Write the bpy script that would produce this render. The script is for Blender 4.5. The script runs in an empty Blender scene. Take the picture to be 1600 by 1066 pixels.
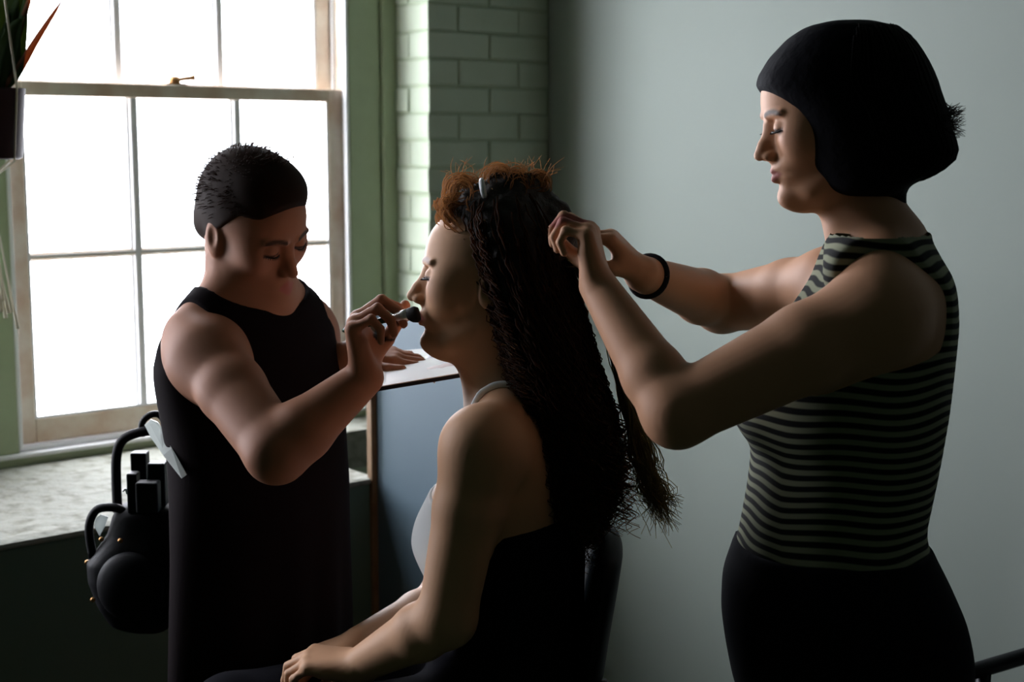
import bpy, bmesh, math, random
import numpy as np
from mathutils import Vector, Matrix

random.seed(7)
rng = np.random.default_rng(7)
scene = bpy.context.scene
COL = scene.collection
V3 = lambda *a: np.array(a, dtype=float)

# ------------------------------------------------------------------ camera
FPX, PITCH, CAM_H = 2222.0, math.radians(7.87), 1.54
cam_data = bpy.data.cameras.new('camera')
cam = bpy.data.objects.new('camera', cam_data)
COL.objects.link(cam)
cam_data.sensor_width = 36.0
cam_data.lens = FPX / 1600.0 * 36.0
cam_data.clip_start = 0.05
cam.location = (0, 0, CAM_H)
cam.rotation_euler = (math.pi / 2 - PITCH, 0, 0)
cam_data.dof.use_dof = True
cam_data.dof.focus_distance = 2.12
cam_data.dof.aperture_fstop = 4.5
scene.camera = cam

# ------------------------------------------------------------------ exposure
scene.view_settings.view_transform = 'Standard'
scene.view_settings.look = 'None'
scene.view_settings.gamma = 1.0
scene.view_settings.use_curve_mapping = False
scene.view_settings.exposure = -0.15

# ------------------------------------------------------------------ sky: even, pale overcast
world = bpy.data.worlds.new('overcast_sky')
scene.world = world
world.use_nodes = True
bg = world.node_tree.nodes['Background']
bg.inputs[0].default_value = (0.94, 0.93, 1.04, 1)
bg.inputs[1].default_value = 22.0

# ------------------------------------------------------------------ frame of the room
TH = math.radians(50.4)
D1 = V3(math.sin(TH), math.cos(TH), 0)      # along the window wall, towards the corner
NN = V3(math.cos(TH), -math.sin(TH), 0)     # out of the window wall, into the room
CORNER = V3(0.105, 4.069, 0)


def R(u, v, z=0.0):
    return CORNER + D1 * u + NN * v + V3(0, 0, z)


def ray(px, py):
    xc = (px - 800) / FPX
    yc = (533 - py) / FPX
    return V3(xc, math.cos(PITCH) + yc * math.sin(PITCH), -math.sin(PITCH) + yc * math.cos(PITCH))


def W(px, py, Y):
    r = ray(px, py)
    return r * (Y / r[1]) + V3(0, 0, CAM_H)


# portals that help the sampler find the sky through the two window openings
UW2 = -1.42                              # the second window is the first one moved along the wall, left of the frame
_m = Matrix(((-D1).tolist(), (0, 0, 1), (-NN).tolist())).transposed()   # shines along local -Z = NN, into the room
for _u in (-1.02, -1.02 + UW2):
    portal_data = bpy.data.lights.new('window_portal', 'AREA')
    portal_data.shape = 'RECTANGLE'
    portal_data.size, portal_data.size_y = 1.0, 1.78
    portal_data.cycles.is_portal = True
    portal = bpy.data.objects.new('window_portal', portal_data)
    COL.objects.link(portal)
    portal.matrix_world = Matrix.Translation(R(_u, -0.295, 1.68)) @ _m.to_4x4()


# ------------------------------------------------------------------ materials
def mat(name, color, rough=0.6, metal=0.0, noise=None, bump=None, spec=0.5, sheen=0.0):
    m = bpy.data.materials.new(name)
    m.use_nodes = True
    nt = m.node_tree
    b = nt.nodes['Principled BSDF']
    b.inputs['Base Color'].default_value = (*color, 1)
    b.inputs['Roughness'].default_value = rough
    b.inputs['Metallic'].default_value = metal
    b.inputs['Specular IOR Level'].default_value = spec
    if sheen:
        b.inputs['Sheen Weight'].default_value = sheen
    if noise or bump:
        tc = nt.nodes.new('ShaderNodeTexCoord')
    if noise:                                   # (scale, second colour, low, high)
        n = nt.nodes.new('ShaderNodeTexNoise')
        n.inputs['Scale'].default_value = noise[0]
        n.inputs['Detail'].default_value = 6
        nt.links.new(tc.outputs['Object'], n.inputs['Vector'])
        r = nt.nodes.new('ShaderNodeValToRGB')
        r.color_ramp.elements[0].position = noise[2]
        r.color_ramp.elements[1].position = noise[3]
        r.color_ramp.elements[0].color = (*noise[1], 1)
        r.color_ramp.elements[1].color = (*color, 1)
        nt.links.new(n.outputs['Fac'], r.inputs['Fac'])
        nt.links.new(r.outputs['Color'], b.inputs['Base Color'])
    if bump:                                    # (scale, strength, distance)
        n2 = nt.nodes.new('ShaderNodeTexNoise')
        n2.inputs['Scale'].default_value = bump[0]
        n2.inputs['Detail'].default_value = 5
        nt.links.new(tc.outputs['Object'], n2.inputs['Vector'])
        bp = nt.nodes.new('ShaderNodeBump')
        bp.inputs['Strength'].default_value = bump[1]
        bp.inputs['Distance'].default_value = bump[2]
        nt.links.new(n2.outputs['Fac'], bp.inputs['Height'])
        nt.links.new(bp.outputs['Normal'], b.inputs['Normal'])
    return m


def mat_attr(name, attr, rough=0.5, spec=0.4, bump=None):
    """colour comes from a vertex colour attribute (skin with lips and brows)"""
    m = mat(name, (1, 1, 1), rough, spec=spec, bump=bump)
    nt = m.node_tree
    a = nt.nodes.new('ShaderNodeAttribute')
    a.attribute_name = attr
    nt.links.new(a.outputs['Color'], nt.nodes['Principled BSDF'].inputs['Base Color'])
    return m


def mat_hair(name, color, glow, rough=0.7, mix=0.4):
    m = bpy.data.materials.new(name)
    m.use_nodes = True
    nt = m.node_tree
    b = nt.nodes['Principled BSDF']
    b.inputs['Base Color'].default_value = (*color, 1)
    b.inputs['Roughness'].default_value = rough
    b.inputs['Specular IOR Level'].default_value = 0.15
    tr = nt.nodes.new('ShaderNodeBsdfTranslucent')
    tr.inputs['Color'].default_value = (*glow, 1)
    mx = nt.nodes.new('ShaderNodeMixShader')
    mx.inputs[0].default_value = mix
    nt.links.new(b.outputs[0], mx.inputs[1])
    nt.links.new(tr.outputs[0], mx.inputs[2])
    nt.links.new(mx.outputs[0], nt.nodes['Material Output'].inputs['Surface'])
    return m


def mat_glass(name, tint=(0.97, 0.99, 0.98)):
    m = bpy.data.materials.new(name)
    m.use_nodes = True
    nt = m.node_tree
    nt.nodes.remove(nt.nodes['Principled BSDF'])
    t = nt.nodes.new('ShaderNodeBsdfTransparent')
    t.inputs['Color'].default_value = (*tint, 1)
    g = nt.nodes.new('ShaderNodeBsdfGlossy')
    g.inputs['Roughness'].default_value = 0.05
    lw = nt.nodes.new('ShaderNodeLayerWeight')
    lw.inputs['Blend'].default_value = 0.5
    pw = nt.nodes.new('ShaderNodeMath'); pw.operation = 'POWER'; pw.inputs[1].default_value = 5.0
    nt.links.new(lw.outputs['Facing'], pw.inputs[0])
    fr = nt.nodes.new('ShaderNodeMath'); fr.operation = 'MULTIPLY_ADD'
    fr.inputs[1].default_value = 0.6; fr.inputs[2].default_value = 0.03
    nt.links.new(pw.outputs[0], fr.inputs[0])
    mx = nt.nodes.new('ShaderNodeMixShader')
    nt.links.new(fr.outputs[0], mx.inputs[0])
    nt.links.new(t.outputs[0], mx.inputs[1])
    nt.links.new(g.outputs[0], mx.inputs[2])
    nt.links.new(mx.outputs[0], nt.nodes['Material Output'].inputs['Surface'])
    return m


M = {}
M['plaster'] = mat('wall_plaster', (0.250, 0.286, 0.258), 0.75, noise=(1.3, (0.238, 0.274, 0.245), 0.35, 0.7), bump=(60, 0.08, 0.002))
M['brick_paint'] = mat('painted_brick', (0.44, 0.50, 0.39), 0.7, noise=(9, (0.41, 0.47, 0.36), 0.35, 0.65), bump=(70, 0.35, 0.003))
M['mortar'] = mat('painted_mortar', (0.37, 0.43, 0.31), 0.85, bump=(90, 0.4, 0.003))
M['wood_paint'] = mat('painted_woodwork', (0.36, 0.43, 0.28), 0.45, noise=(14, (0.33, 0.39, 0.25), 0.3, 0.6), bump=(30, 0.1, 0.001))
M['sash_paint'] = mat('sash_paint', (0.78, 0.70, 0.58), 0.5, noise=(12, (0.62, 0.45, 0.32), 0.3, 0.62))
M['masonry'] = mat('chipped_masonry', (0.25, 0.255, 0.215), 0.85, noise=(26, (0.13, 0.125, 0.09), 0.30, 0.50), bump=(30, 0.7, 0.010))
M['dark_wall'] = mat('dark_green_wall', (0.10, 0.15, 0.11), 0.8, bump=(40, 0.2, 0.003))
M['room_back'] = mat('room_back_wall', (0.03, 0.045, 0.028), 0.8)
M['floor'] = mat('dark_floorboards', (0.028, 0.055, 0.018), 0.55, noise=(6, (0.015, 0.035, 0.01), 0.3, 0.7))
M['ceiling'] = mat('ceiling_paint', (0.025, 0.038, 0.022), 0.85)
M['glass'] = mat_glass('window_glass')
M['brass'] = mat('worn_brass', (0.40, 0.22, 0.09), 0.45, 1.0)
M['black'] = mat('black_cloth', (0.010, 0.010, 0.013), 0.85, bump=(220, 0.2, 0.001), spec=0.2)
M['dress'] = mat('black_dress_cloth', (0.0065, 0.003, 0.004), 0.9, bump=(120, 0.2, 0.001), spec=0.08, sheen=0.0)
M['trouser'] = mat('black_trouser_cloth', (0.004, 0.004, 0.007), 0.9, bump=(160, 0.2, 0.001), spec=0.08)
M['black_plastic'] = mat('black_plastic', (0.004, 0.004, 0.006), 0.45, spec=0.25)
M['black_leather'] = mat('black_leather', (0.004, 0.004, 0.006), 0.6, bump=(90, 0.2, 0.001), spec=0.2)
M['white_cloth'] = mat('white_cotton', (0.78, 0.80, 0.80), 0.8, bump=(150, 0.15, 0.001))
M['white_paint'] = mat('white_gloss_paint', (0.85, 0.86, 0.88), 0.3)
M['white_clip'] = mat('white_clip_plastic', (0.82, 0.84, 0.88), 0.3)
M['board'] = mat('pale_blue_board', (0.105, 0.165, 0.21), 0.6, noise=(3, (0.10, 0.155, 0.20), 0.3, 0.7))
M['raw_wood'] = mat('raw_wood_edge', (0.30, 0.18, 0.09), 0.6, noise=(20, (0.20, 0.11, 0.05), 0.3, 0.7))
M['steel'] = mat('polished_steel', (0.90, 0.90, 0.92), 0.35, 0.7)
M['green_handle'] = mat('dark_green_lacquer', (0.02, 0.06, 0.04), 0.25)
M['bristle'] = mat('black_bristle', (0.012, 0.010, 0.010), 0.7)
M['clear'] = mat_hair('clear_vinyl', (0.55, 0.58, 0.56), (0.8, 0.84, 0.82), rough=0.15, mix=0.5)
M['skin'] = mat_attr('skin', 'tint', 0.55, 0.2, bump=(300, 0.06, 0.0006))
M['lash'] = mat('dark_lash', (0.012, 0.008, 0.006), 0.7)
M['hair_short'] = mat_hair('short_brown_hair', (0.020, 0.010, 0.006), (0.30, 0.12, 0.06), mix=0.25)
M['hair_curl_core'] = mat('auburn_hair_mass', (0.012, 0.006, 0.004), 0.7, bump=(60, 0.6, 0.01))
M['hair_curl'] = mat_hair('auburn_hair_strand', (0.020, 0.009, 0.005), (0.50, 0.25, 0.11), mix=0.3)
M['hair_pinned'] = mat_hair('light_tinted_auburn_strand', (0.045, 0.020, 0.009), (0.80, 0.50, 0.27), mix=0.5)  # light on the top curls put into a paler, more translucent strand colour
M['hair_lock'] = mat_hair('light_brown_hair_strand', (0.11, 0.078, 0.04), (0.62, 0.50, 0.26), mix=0.5)
M['hair_black'] = mat('black_bob_hair', (0.006, 0.006, 0.008), 0.8, bump=(60, 0.4, 0.006), spec=0.05)
M['hair_black_strand'] = mat_hair('black_bob_strand', (0.007, 0.006, 0.007), (0.10, 0.06, 0.04), mix=0.2)
M['pot'] = mat('dark_red_pot', (0.022, 0.007, 0.007), 0.7, spec=0.15)
M['soil'] = mat('potting_soil', (0.03, 0.02, 0.015), 0.95)
M['leaf'] = mat_hair('strap_leaf', (0.030, 0.060, 0.022), (0.16, 0.20, 0.05), mix=0.25)
M['leaf_brown'] = mat_hair('dry_leaf', (0.12, 0.06, 0.03), (0.45, 0.18, 0.08), mix=0.35)
M['cord'] = mat_hair('cotton_cord', (0.55, 0.52, 0.42), (0.5, 0.48, 0.38), mix=0.3, rough=0.9)
M['paint_brown'] = mat('brown_makeup_smear', (0.30, 0.13, 0.07), 0.5)
M['paint_pink'] = mat('pinkish_makeup_smear', (0.55, 0.44, 0.42), 0.5)
M['paint_grey'] = mat('pale_grey_smear', (0.62, 0.63, 0.68), 0.5)


# ------------------------------------------------------------------ mesh helpers
BASE = {}                                # world position of every object's origin


def mesh_obj(name, verts, faces, m, parent=None, smooth=False, origin=None):
    verts = np.asarray(verts, dtype=float)
    base = V3(0, 0, 0)
    if origin is not None:
        base = np.asarray(origin, dtype=float)
    elif parent is not None:
        base = BASE[parent.name]
    me = bpy.data.meshes.new(name)
    if isinstance(faces, np.ndarray):
        nf, k = faces.shape
        me.vertices.add(len(verts))
        me.vertices.foreach_set('co', (verts - base).astype(np.float32).ravel())
        me.loops.add(nf * k)
        me.loops.foreach_set('vertex_index', faces.astype(np.int32).ravel())
        me.polygons.add(nf)
        me.polygons.foreach_set('loop_start', np.arange(0, nf * k, k, dtype=np.int32))
        me.update(calc_edges=True)
    else:
        me.from_pydata((verts - base).tolist(), [], faces)
        me.update()
    if smooth:
        me.polygons.foreach_set('use_smooth', np.ones(len(me.polygons), dtype=bool))
    me.materials.append(m)
    o = bpy.data.objects.new(name, me)
    COL.objects.link(o)
    if parent is not None:
        o.parent = parent
        o.matrix_parent_inverse = Matrix.Identity(4)
        if origin is not None:
            o.location = Vector(base - BASE[parent.name])
    else:
        o.location = Vector(base)
    BASE[o.name] = base
    return o


def tag(o, label=None, cat=None, group=None, kind=None):
    if label: o['label'] = label
    if cat: o['category'] = cat
    if group: o['group'] = group
    if kind: o['kind'] = kind
    return o


def empty(name, loc):
    o = bpy.data.objects.new(name, None)
    COL.objects.link(o)
    o.empty_display_size = 0.1
    o.location = Vector(loc)
    BASE[o.name] = np.asarray(loc, dtype=float)
    return o


class MB:
    """collects shapes into one mesh"""
    def __init__(s):
        s.v, s.f = [], []

    def hexa(s, p):                       # eight corners: bottom ring then top ring
        b = len(s.v)
        s.v += [tuple(q) for q in p]
        s.f += [(b+3, b+2, b+1, b), (b+4, b+5, b+6, b+7), (b, b+1, b+5, b+4), (b+1, b+2, b+6, b+5), (b+2, b+3, b+7, b+6), (b+3, b, b+4, b+7)]
        return s

    def box(s, u0, u1, v0, v1, z0, z1):   # in room coordinates
        return s.hexa([R(u0, v0, z0), R(u1, v0, z0), R(u1, v1, z0), R(u0, v1, z0), R(u0, v0, z1), R(u1, v0, z1), R(u1, v1, z1), R(u0, v1, z1)])

    def obox(s, c, ax, ay, az):           # oriented box from centre and half axes
        c, ax, ay, az = map(np.asarray, (c, ax, ay, az))
        return s.hexa([c-ax-ay-az, c+ax-ay-az, c+ax+ay-az, c-ax+ay-az, c-ax-ay+az, c+ax-ay+az, c+ax+ay+az, c-ax+ay+az])

    def tube(s, pts, rad, n=8, cap=True, flat=None):
        pts = np.asarray(pts, dtype=float)
        rad = np.broadcast_to(np.asarray(rad, dtype=float), (len(pts),))
        t = np.gradient(pts, axis=0)
        t /= np.linalg.norm(t, axis=1)[:, None] + 1e-12
        ref = V3(0, 0, 1) if abs(t[0][2]) < 0.9 else V3(1, 0, 0)
        nrm = np.cross(t[0], ref); nrm /= np.linalg.norm(nrm)
        b = len(s.v)
        for i in range(len(pts)):
            nrm = nrm - t[i] * np.dot(nrm, t[i]); nrm /= np.linalg.norm(nrm) + 1e-12
            bn = np.cross(t[i], nrm)
            for k in range(n):
                a = 2 * math.pi * k / n
                s.v.append(tuple(pts[i] + (nrm * math.cos(a) + bn * math.sin(a)) * rad[i]))
        for i in range(len(pts) - 1):
            for k in range(n):
                s.f.append((b+i*n+k, b+i*n+(k+1) % n, b+(i+1)*n+(k+1) % n, b+(i+1)*n+k))
        if cap:
            s.f.append(tuple(b+k for k in range(n))[::-1])
            s.f.append(tuple(b+(len(pts)-1)*n+k for k in range(n)))
        return s

    def lathe(s, axis_pt, prof, n=24, up=V3(0, 0, 1), side=V3(1, 0, 0)):
        up = up / np.linalg.norm(up); side = side - up * np.dot(side, up); side /= np.linalg.norm(side)
        oth = np.cross(up, side)
        b = len(s.v)
        for (r, z) in prof:
            for k in range(n):
                a = 2 * math.pi * k / n
                s.v.append(tuple(axis_pt + up * z + (side * math.cos(a) + oth * math.sin(a)) * r))
        for i in range(len(prof) - 1):
            for k in range(n):
                s.f.append((b+i*n+k, b+i*n+(k+1) % n, b+(i+1)*n+(k+1) % n, b+(i+1)*n+k))
        s.f.append(tuple(b+k for k in range(n))[::-1])
        s.f.append(tuple(b+(len(prof)-1)*n+k for k in range(n)))
        return s

    def build(s, name, m, parent=None, smooth=False, origin=None, bevel=0.0):
        o = mesh_obj(name, s.v, s.f, m, parent, smooth, origin)
        if bevel:
            md = o.modifiers.new('bevel', 'BEVEL')
            md.width = bevel; md.segments = 2; md.limit_method = 'ANGLE'
        return o


def spline(pts, n):
    """Catmull-Rom through pts, n samples"""
    P = np.asarray(pts, dtype=float)
    P = np.vstack([2*P[0]-P[1], P, 2*P[-1]-P[-2]])
    out = []
    m = len(P) - 3
    for t in np.linspace(0, m - 1e-9, n):
        i = int(t); f = t - i
        p0, p1, p2, p3 = P[i:i+4]
        out.append(0.5 * ((2*p1) + (-p0+p2)*f + (2*p0-5*p1+4*p2-p3)*f*f + (-p0+3*p1-3*p2+p3)*f**3))
    return np.array(out)


def strand_mesh(name, lines, radii, m, parent, n=4):
    """many hair strands of equal point count as one mesh (arrays)"""
    L = np.asarray(lines)                              # (s, k, 3)
    S, K, _ = L.shape
    rad = np.asarray(radii)                            # (s, k)
    t = np.gradient(L, axis=1)
    t /= np.linalg.norm(t, axis=2, keepdims=True) + 1e-12
    ref = np.zeros_like(t); ref[..., 1] = 1.0
    nx = np.cross(t, ref); nx /= np.linalg.norm(nx, axis=2, keepdims=True) + 1e-9
    bx = np.cross(t, nx)
    ring = []
    for k in range(n):
        a = 2 * math.pi * k / n
        ring.append(L + (nx * math.cos(a) + bx * math.sin(a)) * rad[..., None])
    Vv = np.stack(ring, axis=2).reshape(-1, 3)         # s,k,n
    idx = np.arange(S * K * n).reshape(S, K, n)
    a = idx[:, :-1, :]; b = idx[:, 1:, :]
    q = np.stack([a, np.roll(a, -1, 2), np.roll(b, -1, 2), b], axis=-1).reshape(-1, 4)
    return mesh_obj(name, Vv, q, m, parent, True)


# ------------------------------------------------------------------ implicit surfaces for bodies, clothes and hair masses
def axis(*segs):
    out = [segs[0][0]]
    for lo, hi, st in segs:
        n = max(1, int(round((hi - out[-1]) / st)))
        out += list(np.linspace(out[-1], hi, n + 1)[1:])
    return np.array(out)


def smin(a, b, k):
    if k <= 0: return np.minimum(a, b)
    h = np.maximum(k - np.abs(a - b), 0) / k
    return np.minimum(a, b) - h * h * k * 0.25


class Field:
    MARG = 0.06

    def __init__(s, ax, ay, az):
        s.ax, s.ay, s.az = ax, ay, az
        s.D = np.full((len(ax), len(ay), len(az)), 1.0, dtype=np.float32)

    def _blk(s, lo, hi):
        r = []
        for a, l, h in zip((s.ax, s.ay, s.az), lo, hi):
            r.append(slice(max(0, np.searchsorted(a, l - s.MARG)), min(len(a), np.searchsorted(a, h + s.MARG))))
        g = (s.ax[r[0]][:, None, None], s.ay[r[1]][None, :, None], s.az[r[2]][None, None, :])
        return tuple(r), g

    def add(s, prim, k=0.01):
        f, lo, hi = prim
        r, g = s._blk(lo, hi)
        if 0 in s.D[r].shape: return s
        s.D[r] = smin(s.D[r], f(*g).astype(np.float32), k)
        return s

    def sub(s, prim, k=0.005):
        f, lo, hi = prim
        r, g = s._blk(lo, hi)
        if 0 in s.D[r].shape: return s
        s.D[r] = -smin(-s.D[r], f(*g).astype(np.float32), k)
        return s

    def inter(s, fn, k=0.0):             # keep where fn < 0 (whole grid)
        g = (s.ax[:, None, None], s.ay[None, :, None], s.az[None, None, :])
        s.D = -smin(-s.D, -fn(*g).astype(np.float32), k)
        return s

    def mesh(s):
        D = s.D
        S = D < 0
        any_ = np.zeros(tuple(n - 1 for n in D.shape), bool); all_ = np.ones_like(any_)
        sl = (slice(None, -1), slice(1, None))
        for i in (0, 1):
            for j in (0, 1):
                for k in (0, 1):
                    c = S[sl[i], sl[j], sl[k]]
                    any_ |= c; all_ &= c
        act = np.argwhere(any_ & ~all_)
        I, J, K = act.T
        pos = np.zeros((len(act), 3)); cnt = np.zeros(len(act))
        co = (s.ax, s.ay, s.az)
        for d in range(3):
            for o1 in (0, 1):
                for o2 in (0, 1):
                    off0 = [0, 0, 0]; oth = [q for q in range(3) if q != d]
                    off0[oth[0]] = o1; off0[oth[1]] = o2
                    off1 = list(off0); off1[d] = 1
                    i0 = (I + off0[0], J + off0[1], K + off0[2]); i1 = (I + off1[0], J + off1[1], K + off1[2])
                    a = D[i0]; b = D[i1]
                    m = (a < 0) != (b < 0)
                    t = np.where(m, a / np.where(a - b == 0, 1, a - b), 0)
                    for q in range(3):
                        p0 = co[q][i0[q]]; p1 = co[q][i1[q]]
                        pos[:, q] += np.where(m, p0 + (p1 - p0) * t, 0)
                    cnt += m
        pos /= cnt[:, None]
        idx = np.full(any_.shape, -1, np.int32)
        idx[I, J, K] = np.arange(len(act))
        quads = []
        for d in range(3):
            a = [slice(None)] * 3; b = [slice(None)] * 3
            a[d] = slice(None, -1); b[d] = slice(1, None)
            oth = [q for q in range(3) if q != d]
            for q in oth:
                a[q] = slice(1, -1); b[q] = slice(1, -1)
            s0 = S[tuple(a)]; s1 = S[tuple(b)]
            ch = np.argwhere(s0 != s1)
            if not len(ch): continue
            flip = ~s0[tuple(ch.T)]
            base = ch.copy()
            for q in oth: base[:, q] += 1
            def cell(o1, o2):
                c = base.copy(); c[:, oth[0]] -= o1; c[:, oth[1]] -= o2
                return idx[tuple(c.T)]
            q4 = np.stack([cell(1, 1), cell(0, 1), cell(0, 0), cell(1, 0)], 1)
            if d == 1: flip = ~flip
            q4[flip] = q4[flip][:, ::-1]
            quads.append(q4)
        return pos, np.vstack(quads)


def cone(a, b, ra, rb, flat=None):
    """tapered capsule; flat=(dir, factor) squeezes the section along dir"""
    a = np.asarray(a, float); b = np.asarray(b, float)
    ba = b - a; L = max(1e-9, ba @ ba)

    def f(X, Y, Z):
        px, py, pz = X - a[0], Y - a[1], Z - a[2]
        t = np.clip((px * ba[0] + py * ba[1] + pz * ba[2]) / L, 0, 1)
        qx, qy, qz = px - t * ba[0], py - t * ba[1], pz - t * ba[2]
        d2 = qx * qx + qy * qy + qz * qz
        if flat is not None:
            dv = np.asarray(flat[0], float); dv = dv / np.linalg.norm(dv)
            c = qx * dv[0] + qy * dv[1] + qz * dv[2]
            d2 = d2 + c * c * (1 / flat[1] ** 2 - 1)
        return np.sqrt(d2) - (ra + (rb - ra) * t)
    r = max(ra, rb)
    return f, np.minimum(a, b) - r, np.maximum(a, b) + r


def ell(c, r, Rm=None):
    c = np.asarray(c, float); r = np.broadcast_to(np.asarray(r, float), (3,))
    Rm = np.eye(3) if Rm is None else np.asarray(Rm)

    def f(X, Y, Z):
        px, py, pz = X - c[0], Y - c[1], Z - c[2]
        q = [(px * Rm[0, i] + py * Rm[1, i] + pz * Rm[2, i]) / r[i] for i in range(3)]
        k0 = np.sqrt(q[0] ** 2 + q[1] ** 2 + q[2] ** 2)
        k1 = np.sqrt((q[0] / r[0]) ** 2 + (q[1] / r[1]) ** 2 + (q[2] / r[2]) ** 2) + 1e-9
        return k0 * (k0 - 1) / k1
    e = np.sqrt(((Rm * r[None, :]) ** 2).sum(1))
    return f, c - e, c + e


def smooth_rows(rows, n=160, sig=3):
    rows = np.array(sorted(rows), float)
    z = np.linspace(rows[0, 0], rows[-1, 0], n)
    out = [z]
    ker = np.exp(-0.5 * (np.arange(-9, 10) / sig) ** 2); ker /= ker.sum()
    for c in range(1, rows.shape[1]):
        v = np.interp(z, rows[:, 0], rows[:, c])
        vp = np.concatenate([2*v[0]-v[9:0:-1], v, 2*v[-1]-v[-2:-11:-1]])
        out.append(np.convolve(vp, ker, 'valid'))
    return out


class Loft:
    """stack of super-ellipse sections: rows of (z, cx, cy, half a along 'face', half b across)"""
    def __init__(s, rows, face=(-1, 0), n=2.2, sig=3, cap=0.03):
        s.z, s.cx, s.cy, s.a, s.b = smooth_rows(rows, sig=sig)
        s.f = np.asarray(face, float) / np.linalg.norm(face)
        s.n, s.cap = n, cap

    def prim(s, grow=0.0):
        def f(X, Y, Z):
            zz = np.clip(Z, s.z[0], s.z[-1])
            cx = np.interp(zz, s.z, s.cx); cy = np.interp(zz, s.z, s.cy)
            a = np.interp(zz, s.z, s.a) + grow; b = np.interp(zz, s.z, s.b) + grow
            dx, dy = X - cx, Y - cy
            p = dx * s.f[0] + dy * s.f[1]; q = -dx * s.f[1] + dy * s.f[0]
            r = (np.abs(p / a) ** s.n + np.abs(q / b) ** s.n) ** (1 / s.n)
            d = (r - 1) * np.minimum(a, b)
            zc = (s.z[0] + s.z[-1]) / 2; h = (s.z[-1] - s.z[0]) / 2 + grow
            dz = np.abs(Z - zc) - h
            return -smin(-d, -dz + 0 * d, s.cap)
        m = max(s.a.max(), s.b.max()) + grow
        return f, V3(s.cx.min() - m, s.cy.min() - m, s.z[0] - grow), V3(s.cx.max() + m, s.cy.max() + m, s.z[-1] + grow)

    def point(s, z, ang, off=0.0):
        """surface point at height z; ang 0 = front, +90 deg = towards q"""
        cx = np.interp(z, s.z, s.cx); cy = np.interp(z, s.z, s.cy)
        a = np.interp(z, s.z, s.a) + off; b = np.interp(z, s.z, s.b) + off
        c, sn = np.cos(ang), np.sin(ang)
        p = a * np.sign(c) * np.abs(c) ** (2 / s.n); q = b * np.sign(sn) * np.abs(sn) ** (2 / s.n)
        return np.stack([cx + p * s.f[0] - q * s.f[1], cy + p * s.f[1] + q * s.f[0], z + 0 * p], -1)


def rows_px(Y0, rows):
    """(py, px of one outline, px of the other, half-width across) -> loft rows at depth Y0"""
    out = []
    for py, p0, p1, b in rows:
        A = W(p0, py, Y0); B = W(p1, py, Y0)
        out.append((A[2], (A[0] + B[0]) / 2, Y0, abs(B[0] - A[0]) / 2, b))
    return out


# ------------------------------------------------------------------ head, hand and limb builders
def head_frame(face, tilt, roll=0.0):
    fx, fy = np.asarray(face, float) / np.linalg.norm(face)
    t = math.radians(tilt); r = math.radians(roll)
    f = V3(fx * math.cos(t), fy * math.cos(t), -math.sin(t))
    left = V3(-fy, fx, 0)
    up = np.cross(f, left)
    l2 = left * math.cos(r) + up * math.sin(r)
    u2 = up * math.cos(r) - left * math.sin(r)
    return np.stack([f, l2, u2], 1)          # columns: front, left, up


_PZ = np.array([-.124, -.116, -.108, -.098, -.088, -.078, -.071, -.066, -.058, -.046, -.03, -.01, .004, .018, .034, .05, .066, .08, .092])
_PX = np.array([.058, .076, .0835, .0850, .0815, .0862, .0885, .0870, .0905, .0880, .0840, .0825, .0835, .0885, .0885, .0855, .079, .067, .05])
_WZ = np.array([-.124, -.112, -.10, -.085, -.065, -.045, -.02, 0, .02, .04, .06, .08, .092])
_WW = np.array([.020, .028, .036, .044, .0535, .061, .067, .069, .0695, .068, .063, .053, .045])
_Pz, _Px = smooth_rows(np.stack([_PZ, _PX], 1).tolist(), 260, 2)
_Wz, _Ww = smooth_rows(np.stack([_WZ, _WW], 1).tolist(), 160, 3)


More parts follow.
